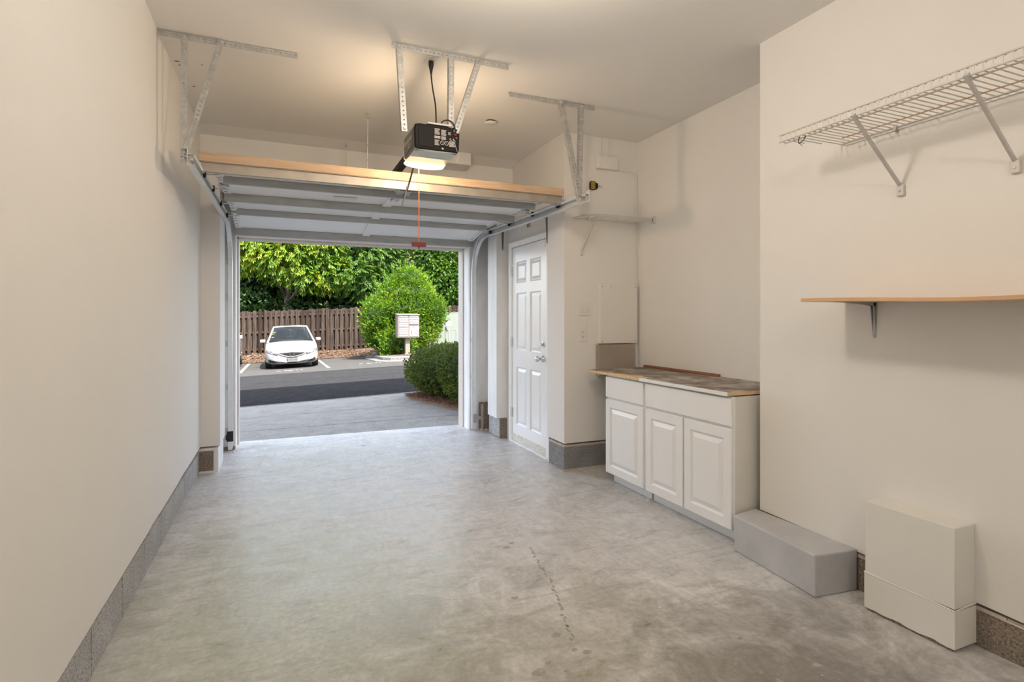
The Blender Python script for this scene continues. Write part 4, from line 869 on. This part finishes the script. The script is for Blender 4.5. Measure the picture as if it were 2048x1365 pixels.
# ------------------------------------------------------------------ parked cars
def car(label, loc, tilt, zs=1.0, front=True, ws=1.0):
    t = thing('car', loc, label, 'car'); t.rotation_euler = (0, tilt, 0); t.scale = (.945, .945, .945)
    def B(k, name, m, par=None, **kw): return k.build(name, m, par or t, world=False, **kw)
    ORG[t] = Vector((0, 0, 0))
    def section(y, w, zb_, zs_, zt):
        h = [(0, zb_), (w*.80, zb_), (w*.95, zb_+.06), (w, zb_+.18), (w*1.0, (zb_+zs_)/2+.06), (w*.985, zs_-.03), (w*.93, zs_+.02), (w*.62, zt-.012), (w*.3, zt-.002), (0, zt)]
        r = [(x*ws, y, z*zs) for x, z in h]; l = [(-x*ws, y, z*zs) for x, z in h[-2:0:-1]]; return r+l
    stn = [(-.03, .50, .33, .50, .55), (.0, .66, .20, .55, .61), (.07, .76, .17, .60, .665), (.2, .835, .165, .655, .725), (.45, .87, .165, .73, .80), (.85, .878, .17, .80, .875), (1.22, .878, .17, .86, .935), (1.5, .878, .17, .89, .95), (2.3, .878, .17, .91, .96), (3.4, .875, .17, .93, .98), (4.0, .865, .2, .94, 1.02), (4.4, .82, .24, .92, 1.0), (4.5, .72, .35, .86, .94)]
    body = B(MB().loft([section(*s_) for s_ in stn]), 'body', M['carwhite'], smooth=True, sub=2)
    dg = bpy.context.evaluated_depsgraph_get(); dg.update(); bvh = BVHTree.FromObject(body, dg)
    def pj(x, z, off=.006):
        h = bvh.ray_cast(Vector((x*ws, -2, z*zs)), Vector((0, 1, 0)))
        return (x*ws, (h[0].y if h[0] else .3)-off, z*zs)
    def patch(name, poly, m, off=.006, par=None):
        """polygon (x,z) in front view, fan-tessellated and laid on the nose"""
        cx = sum(p[0] for p in poly)/len(poly); cz = sum(p[1] for p in poly)/len(poly); k = MB(); n = len(poly); N = 5
        fine_ = []
        for i in range(n):
            a, b2 = poly[i], poly[(i+1) % n]
            for j in range(4): fine_.append((a[0]+(b2[0]-a[0])*j/4, a[1]+(b2[1]-a[1])*j/4))
        n = len(fine_); vs_ = [pj(cx+(p[0]-cx)*r/N, cz+(p[1]-cz)*r/N, off) for r in range(1, N+1) for p in fine_]+[pj(cx, cz, off)]; c0 = N*n
        fs = [(i, (i+1) % n, c0) for i in range(n)]+[(r*n+i, r*n+(i+1) % n, (r+1)*n+(i+1) % n, (r+1)*n+i) for r in range(N-1) for i in range(n)]
        k.add(vs_, fs); return B(k, name, m, par, smooth=True, solid=.004)
    # greenhouse
    zb0, zr0 = .93*zs, 1.42*zs
    def arch(y, hw, z, crown=.03, n=8): return [(-hw*ws+2*hw*ws*i/n, y-.06*(1-(2*i/n-1)**2), z+crown*(1-(2*i/n-1)**2)) for i in range(n+1)]
    B(MB().loft([arch(2.0, .555, zr0-.02), arch(2.25, .575, zr0+.005), arch(2.75, .575, zr0+.01), arch(3.15, .55, zr0-.03)], False), 'roof', M['carwhite'], smooth=True, solid=.03)
    if front: B(MB().loft([arch(2.12, .34, zr0+.022, .027), arch(2.42, .34, zr0+.034, .027)], False), 'sunroof', M['carblack'], smooth=True, solid=.006)
    B(MB().loft([arch(1.16, .735, zb0-.02, .03), arch(1.58, .655, (zb0+zr0)/2, .03), arch(2.02, .56, zr0-.015, .03)], False), 'windshield', M['glass'], smooth=True)
    B(MB().loft([arch(3.13, .545, zr0-.03, .03), arch(3.95, .68, zb0+.06, .02)], False), 'rear_window', M['glass'], smooth=True)
    for s_ in (-1, 1):
        B(MB().tube([(s_*.79*ws, 1.10, zb0-.06), (s_*.745*ws, 1.28, zb0+.04), (s_*.66*ws, 1.62, (zb0+zr0)/2+.01), (s_*.575*ws, 2.02, zr0-.012), (s_*.56*ws, 2.5, zr0+.0), (s_*.555*ws, 3.15, zr0-.03), (s_*.70*ws, 4.0, zb0+.05)], .034, 8), 'pillar', M['carwhite'], smooth=True)
        k = MB(); k.add([(s_*.80*ws, 1.25, zb0), (s_*.80*ws, 3.8, zb0+.03), (s_*.575*ws, 3.1, zr0-.03), (s_*.575*ws, 2.05, zr0-.03)], [(0, 1, 2, 3)]); B(k, 'side_window', M['glass'])
        mh = B(MB().loft([[(s_*x*ws, y+dy, z*zs) for dy, z in ((0, .905), (.03, .88), (.10, .885), (.12, .95), (.08, 1.005), (.02, .995))] for x, y in ((.86, 1.46), (.90, 1.42), (1.0, 1.44), (1.035, 1.48))]), 'mirror', M['carwhite'], smooth=True, bevel=.01)
        k = MB(); k.bar((s_*.80*ws, 1.48, .90*zs), (s_*.90*ws, 1.48, .90*zs), .05, .03); B(k, 'mirror_stalk', M['carblack'], mh)
        for wy in (.92, 3.62):
            rw = .315*zs; w_ = B(MB().lathe((s_*.68*ws, wy, rw), (s_, 0, 0), [(.20, 0), (rw-.02, 0), (rw, .03), (rw, .165), (rw-.02, .19), (.20, .19)], 28), 'wheel', M['tyre'])
            B(MB().lathe((s_*.80*ws, wy, rw), (s_, 0, 0), [(.05, .075), (.19, .072), (.20, .05)], 20), 'rim', M['chrome'], w_)
    B(MB().box(-.70*ws, .70*ws, 1.30, 3.9, .40*zs, .55*zs), 'cabin_floor', M['carblack'])
    B(MB().loft([arch(1.25, .70, zb0-.03, 0), arch(1.62, .70, zb0+.0, 0)], False), 'dashboard', M['carblack'], solid=.04)
    for s_ in (-1, 1):
        B(MB().loft([[(s_*.36*ws+a*w, 2.25+y, z*zs) for a, y in ((-1, 0), (1, 0), (1, .12), (-1, .12))] for w, z in ((.24, .55), (.24, 1.02), (.19, 1.10), (.12, 1.12), (.125, 1.15), (.125, 1.28), (.10, 1.30))]), 'seat', M['seat'], bevel=.02)
    if front:
        k = MB(); k.box(-.07, .07, 1.96, 1.98, 1.28*zs, 1.33*zs); k.tube([(.0, 1.95, 1.28), (.0, 1.93, 1.10)], .008, 6); k.lathe((.0, 1.93, 1.10), (0, 0, -1), [(.01, 0), (.022, .02), (.02, .05)], 8); B(k, 'rear_view_mirror', M['platewhite'])
        k = MB()
        for (x, f) in ((-.60, .28), (-.595, .5), (-.55, .62)):
            yy = 1.16+.86*f-.02; k.box(x-.05, x+.05, yy-.008, yy-.004, zb0+(zr0-zb0)*f-.018, zb0+(zr0-zb0)*f+.018)
        B(k, 'windshield_sticker', mat('pale_sticker', (.20, .22, .11), .5))
    k = MB()
    for i in range(18): 
        a, c = 2*PI*i/18, 2*PI*(i+1)/18; k.bar((.37*ws+.18*math.cos(a), 1.72, zb0+.03+.15*math.sin(a)), (.37*ws+.18*math.cos(c), 1.72, zb0+.03+.15*math.sin(c)), .02, .02, (0, 1, 0))
    B(k, 'steering_wheel', M['carblack'])
    for s_ in (-1, 1):
        patch('headlight', [(s_*.80, .675), (s_*.83, .60), (s_*.66, .54), (s_*.47, .49), (s_*.44, .53), (s_*.52, .585), (s_*.66, .645)], M['headlamp'])
        patch('fog_light_recess', [(s_*.74, .375), (s_*.76, .25), (s_*.56, .225), (s_*.42, .225), (s_*.56, .275), (s_*.66, .355)], M['carblack'], .005)
    up = [(x, .585-.02*abs(x)/.42) for x in (-.44, -.3, -.15, 0, .15, .3, .44)]; lw = [(x, .445+.125*(abs(x)/.44)**2.2) for x in (.40, .3, .2, .1, 0, -.1, -.2, -.3, -.40)]
    gr = patch('grille', up+lw, M['grille'], .008)
    k = MB(); pts = [pj(x, .435+.135*(abs(x)/.46)**2.2, .014) for x in [-.46+.92*i/24 for i in range(25)]]; k.tube(pts, .011, 6); B(k, 'grille_trim', M['chrome'], gr)
    k = MB()
    yb_ = pj(0, .52)[1]-.02
    for (a, c) in (((-.045, .485), (-.055, .565)), ((.045, .485), (.055, .565)), ((-.04, .527), (.04, .527)), ((-.07, .475), (-.08, .575)), ((.07, .475), (.08, .575)), ((-.075, .475), (.075, .475)), ((-.08, .577), (.08, .577))):
        k.bar((a[0], yb_, a[1]*zs), (c[0], yb_, c[1]*zs), .014, .012, (0, 1, 0))
    B(k, 'emblem', M['chrome'], gr)
    k = MB(); pts = [pj(x, .232+.10*max(0, (abs(x)-.16)/.5), .012) for x in [-.66+1.32*i/28 for i in range(29)]]; k.tube(pts, .020, 6); B(k, 'lower_grille', M['carblack'])
    k = MB(); pts = [pj(x, .262+.09*max(0, (abs(x)-.14)/.5), .018) for x in [-.58+1.16*i/28 for i in range(29)]]; k.tube(pts, .010, 6); B(k, 'lower_trim', M['chrome'])
    yp = pj(0, .32)[1]-.03
    pl = B(MB().box(-.155, .155, yp-.006, yp+.01, .245*zs, .40*zs), 'number_plate', M['carblack'])
    B(MB().box(-.145, .145, yp-.010, yp-.006, .255*zs, .39*zs), 'plate_face', M['platewhite'], pl)
    text('plate_lettering', 'TEK-148', .072, (0, yp-.0115, .322*zs), (PI/2, 0, 0), M['ink'], pl)
    return t
z0 = G(.35, 20.4)
car('white sedan parked facing the garage in front of the fence', (.35, 19.15, z0), -.036)
car('white car almost hidden behind the opening jamb, only its mirror and flank showing', (-2.15, 18.95, G(-2.15, 20.2)), -.036, 1.2, False, 1.03)

# ------------------------------------------------------------------ kerbed island, cluster mailbox, utility cabinet
isl = [(3.35, 19.9), (3.55, 19.45), (4.1, 19.2), (10, 19.0), (10, 24.2), (3.6, 24.2), (3.3, 22)]
def ring_poly(k, poly, inset, z):
    cx = sum(p[0] for p in poly)/len(poly); cy = sum(p[1] for p in poly)/len(poly)
    return [(p[0]+(cx-p[0])*inset/max(.5, math.hypot(p[0]-cx, p[1]-cy)), p[1]+(cy-p[1])*inset/max(.5, math.hypot(p[0]-cx, p[1]-cy)), G(*p)+z) for p in poly]
k = MB(); k.loft([ring_poly(k, isl, -.30, -.05), ring_poly(k, isl, -.30, .012), ring_poly(k, isl, -.03, .02), ring_poly(k, isl, 0, .13), ring_poly(k, isl, .22, .15)])
struct(k.build('curb', M['gutter'], bevel=.02), 'concrete kerb around the planted island', 'curb')
k = MB(); k.loft([ring_poly(k, isl, .22, .10), ring_poly(k, isl, .25, .16)]); struct(k.build('island_ground', M['litter']), 'leaf littered soil in the island', 'ground')
mx, my, mz = 4.33, 20.35, G(4.33, 20.35)+.14
t = thing('cluster_mailbox', (mx, my, mz), 'cluster mailbox on a pedestal in front of the green bush', 'mailbox')
a = .0
k = MB(); k.box(mx-.11, mx+.11, my-.10, my+.14, mz, mz+.05); k.box(mx-.085, mx+.085, my-.07, my+.10, mz+.05, mz+.66); k.build('pedestal', M['mailpost'], t, bevel=.01)
MB().box(mx-.40, mx+.40, my-.20, my+.24, mz+.64, mz+1.50).build('cabinet', M['mail'], t, bevel=.012)
k = MB(); k.prism([(my-.23, mz+1.47), (my+.26, mz+1.50), (my+.26, mz+1.53), (my-.23, mz+1.51)], 'x', mx-.415, mx+.415); k.build('roof_cap', M['mailpost'], t)
def mdoor(x0, x1, z0, z1):
    d = MB().box(x0, x1, my-.212, my-.20, z0, z1).build('mail_door', M['maildoor'], t, bevel=.003)
    kk = MB(); kk.lathe((x0+.03, my-.212, (z0+z1)/2), (0, -1, 0), [(.009, 0), (.009, .006)], 8); kk.build('lock', M['slot'], d)
    return d
for i in range(9):
    z = mz+.685+i*.085+(.012 if i > 3 else 0)+(.01 if i > 5 else 0); mdoor(mx-.365, mx-.02, z, z+.074)
for i in range(4): mdoor(mx+.02, mx+.365, mz+1.14+i*.084, mz+1.14+i*.084+.073)
MB().box(mx+.02, mx+.365, my-.213, my-.20, mz+1.098, mz+1.118).build('mail_slot', M['slot'], t)
d = MB().box(mx+.02, mx+.365, my-.212, my-.20, mz+.685, mz+1.085).build('parcel_door', M['maildoor'], t, bevel=.003)
k = MB(); k.box(mx+.10, mx+.115, my-.216, my-.212, mz+.74, mz+.90)
for x, z in ((.06, .99), (.18, 1.03), (.30, .90), (.22, .80), (.31, .76)): k.box(mx+x, mx+x+.03, my-.215, my-.212, mz+z, mz+z+.02)
k.build('parcel_lock', M['slot'], d)
ux0, ux1, uy, uzt = 5.62, 7.75, 23.4, 1.575
t = thing('utility_cabinet', (6.65, uy, .1), 'pale green utility cabinet behind the hedge', 'utility cabinet')
MB().box(ux0, ux1, uy+.03, uy+1.0, -.12, uzt-.03).build('case', M['util'], t, bevel=.01)
MB().box(ux0-.02, ux1+.02, uy-.01, uy+1.02, uzt-.03, uzt).build('lid', M['util'], t, bevel=.008)
for x0_, x1_ in ((ux0+.03, 6.635), (6.65, ux1-.03)): MB().box(x0_, x1_, uy+.004, uy+.03, -.05, uzt-.05).build('door', M['util'], t, bevel=.004)
k = MB(); k.box(6.68, 6.92, uy-.001, uy+.004, .98, 1.15); k.build('notice', M['plate'], t)
k = MB(); k.box(6.67, 6.70, uy-.02, uy+.004, .79, .93); k.bar((6.685, uy-.03, .86), (6.76, uy-.03, .74), .02, .02); k.build('handle', M['slot'], t)
k = MB(); k.tube([(5.92, 20.3, -.1), (5.92, 20.3, .83), (5.95, 20.3, .86), (6.18, 20.3, .86), (6.21, 20.3, .83), (6.21, 20.3, -.1)], .022, 8)
tag(k.build('guard_rail', M['postgrey']), 'grey pipe guard hoop in front of the utility cabinet', 'guard rail')

# ------------------------------------------------------------------ planting
def leaf(k, c, d, u, l, w):
    """a pointed, slightly folded leaf: two faces"""
    c, d, u = Vector(c), Vector(d).normalized(), Vector(u); s_ = d.cross(u)
    s_ = s_.normalized() if s_.length > 1e-4 else d.orthogonal().normalized(); n = s_.cross(d)
    k.add([c, c+d*l*.45+s_*w/2+n*w*.15, c+d*l, c+d*l*.45-s_*w/2+n*w*.15], [(0, 1, 2, 3)])
def rv(a=-1, b=1): return Vector((R.uniform(a, b), R.uniform(a, b), R.uniform(a, b)))
def ell(c, r, shell=.82):
    while True:
        v = rv()
        if .05 < v.length <= 1: break
    v = v.normalized()*R.uniform(shell, 1.05)
    return Vector(c)+Vector((v.x*r[0], v.y*r[1], v.z*r[2])), v.normalized()
def fronds(k, blobs, dens, L=.42, n=5, ll=.17, lw=.06, droop=.9, shell=.80, facing=True):
    for c, r in blobs:
        area = 4*PI*((r[0]*r[1])**1.6/3+(r[0]*r[2])**1.6/3+(r[1]*r[2])**1.6/3)**(1/1.6)
        for _ in range(int(area*dens)):
            p, v = ell(c, r, shell)
            if facing and v.y > .45: continue
            d = (v*.9+Vector((0, -.15, -droop))+rv()*.45).normalized(); side = d.cross(Vector((0, 0, 1))); side = side.normalized() if side.length > .01 else Vector((1, 0, 0))
            for j in range(n):
                q = p+d*L*(j+.6)/n
                for s_ in (-1, 1): leaf(k, q, d*.75+side*s_*.8+Vector((0, 0, -.35))+rv()*.2, (0, -.3, 1), ll*R.uniform(.75, 1.15), lw)
            leaf(k, p+d*L, d+Vector((0, 0, -.3)), (0, -.3, 1), ll, lw)
def scatter(k, blobs, dens, l, w, shell=.7, out=.8, up=.3, facing=False):
    for c, r in blobs:
        area = 4*PI*((r[0]*r[1])**1.6/3+(r[0]*r[2])**1.6/3+(r[1]*r[2])**1.6/3)**(1/1.6)
        for _ in range(int(area*dens)):
            p, v = ell(c, r, shell)
            if facing and v.y > .35: continue
            leaf(k, p, v*out+Vector((0, 0, up))+rv()*.9, rv()+Vector((0, -.2, .8)), l*R.uniform(.7, 1.25), w*R.uniform(.8, 1.2))
def tree(name, label, cat, base, trunk, crown, m, group=None):
    t = thing(name, base, label, cat, group)
    k = MB()
    for path, rs in trunk: k.tube(bez(path, 4), 0, 8, rs=None) if False else k.tube(path, 0, 8, rs=rs)
    k.build('trunk', M['bark'], t, smooth=True); crown.build('crown', m, t); return t
# the big drooping tree over the fence
k = MB()
bl = [((-.9, 27.6, 6.0), (1.7, 1.2, 1.5)), ((.4, 27.2, 5.4), (1.9, 1.3, 1.5)), ((-1.2, 27.0, 4.5), (1.3, 1.0, 1.0)), ((.15, 26.6, 4.1), (1.3, .9, .95)), ((1.5, 26.9, 4.6), (1.2, 1.0, 1.1)), ((2.0, 26.7, 3.5), (1.0, .9, .75)), ((.6, 27.8, 6.6), (1.8, 1.2, 1.0)), ((-2.6, 27.6, 5.6), (1.4, 1.2, 1.6)), ((.9, 26.5, 3.25), (.75, .6, .5))]
fronds(k, bl, 20)
tree('tree', 'bright yellow green drooping tree hanging over the fence above the sedan', 'tree', (.3, 28.2, -.1),
     [([(.3, 28.2, -.2), (.25, 28.1, 2), (.5, 27.9, 4), (.6, 27.8, 6.5)], [.16, .13, .10, .05]), ([(.3, 28.1, 2.0), (1.2, 27.4, 3.4), (1.9, 27.0, 4.4)], [.08, .05, .02]), ([(.3, 28.1, 2.2), (-.6, 27.5, 3.8), (-1.3, 27.2, 5)], [.08, .05, .02])], k, M['leafbright'], 'trees beyond the fence')
k = MB()
bl = [((3.6, 27.0, 4.6), (1.5, 1.1, 1.3)), ((3.1, 26.6, 3.5), (1.2, .9, .8)), ((4.6, 27.3, 5.2), (1.3, 1.1, 1.3)), ((3.9, 26.7, 2.9), (1.1, .8, .7)), ((3.0, 27.6, 6.2), (1.8, 1.3, 1.5)), ((4.9, 26.9, 3.7), (.9, .8, .9))]
fronds(k, bl, 18, .38, 5, .15, .06, .6)
tree('tree', 'mid green spreading tree between the drooping tree and the tall bush', 'tree', (3.9, 28.2, 0),
     [([(3.9, 28.2, -.1), (3.8, 28.1, 2), (3.7, 27.9, 4), (3.6, 27.7, 6)], [.13, .11, .08, .04]), ([(3.8, 28.1, 2.0), (4.6, 27.4, 3.2), (5.0, 27.1, 4.2)], [.06, .04, .02])], k, M['leafmid'], 'trees beyond the fence')
k = MB()
bl = [((7.0, 27.2, 4.6), (1.5, 1.0, 1.3)), ((7.6, 27.0, 3.2), (1.5, 1.0, 1.3)), ((6.4, 27.2, 3.0), (1.0, .8, 1.1)), ((8.6, 27.2, 5.0), (1.5, 1.0, 1.4)), ((6.7, 27.5, 6.2), (1.8, 1.2, 1.4)), ((9.2, 27.0, 3.0), (1.2, .9, 1.4))]
scatter(k, bl, 110, .20, .13, .72, .5, -.3, True)
tree('tree', 'leafy vine covered tree above the utility cabinet', 'tree', (7.3, 28.0, .1),
     [([(7.3, 28.0, 0), (7.2, 27.9, 2.5), (7.0, 27.7, 5), (6.9, 27.6, 7)], [.15, .12, .09, .04])], k, M['leafmid'], 'trees beyond the fence')
k = MB()
for i in range(900):
    x0_, z0_ = R.gauss(5.55, .35), R.uniform(3.0, 5.2); d = Vector((R.uniform(-.6, .9), R.uniform(-.3, .3), R.uniform(.2, 1.2))); leaf(k, (x0_, 26.9+R.uniform(-.3, .3), z0_), d, (0, -1, .2), R.uniform(.25, .5), .025)
tree('tree', 'pale wispy sapling showing behind the tall bush', 'tree', (5.6, 27.2, 0),
     [([(5.6, 27.2, 0), (5.6, 27.1, 2.5), (5.55, 27, 5.0)], [.05, .04, .015]), ([(5.6, 27.1, 2.2), (5.2, 27.0, 4.8)], [.03, .012]), ([(5.6, 27.1, 2.2), (6.0, 27.0, 4.9)], [.03, .012])], k, M['leafwisp'], 'trees beyond the fence')
labs = ['dark woodland tree far behind the hidden car and fence', 'dark woodland tree far behind the drooping tree', 'dark woodland tree far behind the mid green tree', 'dark woodland tree far behind the vine covered tree', 'dark woodland tree farthest along the fence beyond the utility cabinet', 'deepest woodland tree behind the drooping tree', 'deepest woodland tree behind the sedan roof', 'deepest woodland tree behind the pale sapling', 'deepest woodland tree behind the vine covered tree']
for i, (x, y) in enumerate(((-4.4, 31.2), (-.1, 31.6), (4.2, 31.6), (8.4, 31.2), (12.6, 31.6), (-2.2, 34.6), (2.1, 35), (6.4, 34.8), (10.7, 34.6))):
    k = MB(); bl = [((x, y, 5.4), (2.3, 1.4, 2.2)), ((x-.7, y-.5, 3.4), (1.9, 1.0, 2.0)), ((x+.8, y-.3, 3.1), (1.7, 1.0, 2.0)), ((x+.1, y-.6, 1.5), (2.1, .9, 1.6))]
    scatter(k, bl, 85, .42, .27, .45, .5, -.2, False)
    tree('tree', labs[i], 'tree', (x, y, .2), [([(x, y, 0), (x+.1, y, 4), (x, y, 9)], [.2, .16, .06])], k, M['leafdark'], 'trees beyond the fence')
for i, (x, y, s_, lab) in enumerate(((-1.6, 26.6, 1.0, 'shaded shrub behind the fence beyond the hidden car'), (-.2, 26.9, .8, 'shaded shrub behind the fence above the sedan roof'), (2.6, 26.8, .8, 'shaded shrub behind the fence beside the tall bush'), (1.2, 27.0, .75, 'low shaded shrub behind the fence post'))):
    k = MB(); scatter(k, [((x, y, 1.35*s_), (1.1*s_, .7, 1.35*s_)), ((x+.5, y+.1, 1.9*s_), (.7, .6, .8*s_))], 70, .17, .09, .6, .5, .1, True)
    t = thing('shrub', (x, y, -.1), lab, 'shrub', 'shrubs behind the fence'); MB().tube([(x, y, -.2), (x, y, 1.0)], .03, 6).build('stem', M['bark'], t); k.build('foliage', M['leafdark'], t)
# tall bush behind the mailbox
bx, by = 4.62, 22.2
t = thing('bush', (bx, by, 0), 'tall bright green cone shaped bush behind the cluster mailbox', 'bush')
bl = [((bx+.05, by, .95), (1.42, 1.1, .95)), ((bx, by, 1.65), (1.5, 1.1, .75)), ((bx+.1, by, 2.25), (1.1, .9, .7)), ((bx+.15, by, 2.75), (.66, .6, .6)), ((bx-1.15, by-.4, 1.35), (.55, .6, .65)), ((bx-.95, by-.4, .6), (.6, .6, .5)), ((bx+1.0, by-.3, 1.5), (.55, .6, .6)), ((bx-.55, by-1.0, .3), (.6, .55, .5))]
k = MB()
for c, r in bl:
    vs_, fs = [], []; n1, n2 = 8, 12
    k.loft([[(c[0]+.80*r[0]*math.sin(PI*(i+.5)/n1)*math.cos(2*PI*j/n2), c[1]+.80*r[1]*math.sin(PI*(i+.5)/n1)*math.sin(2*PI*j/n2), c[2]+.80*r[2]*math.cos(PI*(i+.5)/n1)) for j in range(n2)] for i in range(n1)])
k.build('shaded_core', M['leafcore'], t, smooth=True)
k = MB(); scatter(k, bl, 520, .11, .05, .80, .9, .55)
for i in range(900):
    c, r = R.choice(bl); p, v = ell(c, r, .95); 
    q = (v+Vector((0, 0, .8))+rv()*.3).normalized()
    for j in range(7): leaf(k, p+q*.045*j, q+rv()*.8, rv(), .12, .045)
k.build('foliage', M['leafbush'], t)
# clipped hedge beside the driveway
t = thing('hedge', (2.8, 8.5, 0), 'dark green rounded hedge beside the driveway in front of the mailbox', 'hedge')
def hb(y): return 2.66+.10*math.sin(y*1.3)
bl = [((2.86, 7.35, .46), (.55, .55, .42)), ((2.80, 7.95, .48), (.62, .55, .42)), ((2.68, 8.6, .46), (.66, .6, .42)), ((2.60, 9.2, .43), (.64, .55, .41)), ((3.4, 8.0, .49), (.6, .8, .43)), ((3.35, 9.1, .49), (.65, .8, .43)), ((2.54, 8.95, .34), (.56, .45, .31)), ((2.72, 7.75, .30), (.50, .5, .26))]
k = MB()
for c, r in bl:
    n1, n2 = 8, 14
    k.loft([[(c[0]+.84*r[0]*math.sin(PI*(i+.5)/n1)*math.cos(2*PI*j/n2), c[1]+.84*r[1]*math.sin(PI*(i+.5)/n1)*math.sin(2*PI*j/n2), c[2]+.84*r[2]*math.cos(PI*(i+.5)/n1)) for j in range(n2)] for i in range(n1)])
k.build('shaded_core', M['leafcore'], t, smooth=True)
k = MB(); scatter(k, bl, 1500, .052, .028, .85, .8, .45)
for i in range(420):
    c, r = R.choice(bl); p, v = ell(c, r, .97); q = (v+Vector((0, 0, .9))+rv()*.5).normalized()
    for j in range(6): leaf(k, p+q*.018*j, q*.6+rv()*.9, rv(), .055, .028)
k.build('foliage', M['leafhedge'], t)
k = MB(); edge = [(2.42, 6.9), (2.36, 7.4), (2.25, 7.9), (2.10, 8.5), (1.98, 9.05), (2.02, 9.4), (2.3, 9.75), (4.2, 9.8), (4.2, 6.9)]
k.loft([[(x, y, G(x, y)+.001) for x, y in edge], [(x+(3.2-x)*.04, y+(8.4-y)*.04, G(x, y)+.045) for x, y in edge]])
struct(k.build('mulch_ground', M['mulch']), 'pine straw bed under the hedge', 'ground')
k = MB()
for i in range(1500):
    f = R.random(); j = min(len(edge)-4, int(f*5)); ff = f*5-j; x = edge[j][0]*(1-ff)+edge[j+1][0]*ff+R.uniform(-.06, .34); y = edge[j][1]*(1-ff)+edge[j+1][1]*ff+R.uniform(-.05, .05); a = R.uniform(0, PI); s_ = R.uniform(.02, .05); z = G(x, y)+.045+R.uniform(0, .012)
    k.bar((x-s_*math.cos(a), y-s_*math.sin(a), z), (x+s_*math.cos(a), y+s_*math.sin(a), z+R.uniform(-.01, .012)), .003, .003)
tag(k.build('pine_straw', M['mulch']), 'brown pine straw scattered along the hedge foot', 'pine straw', kind='stuff')
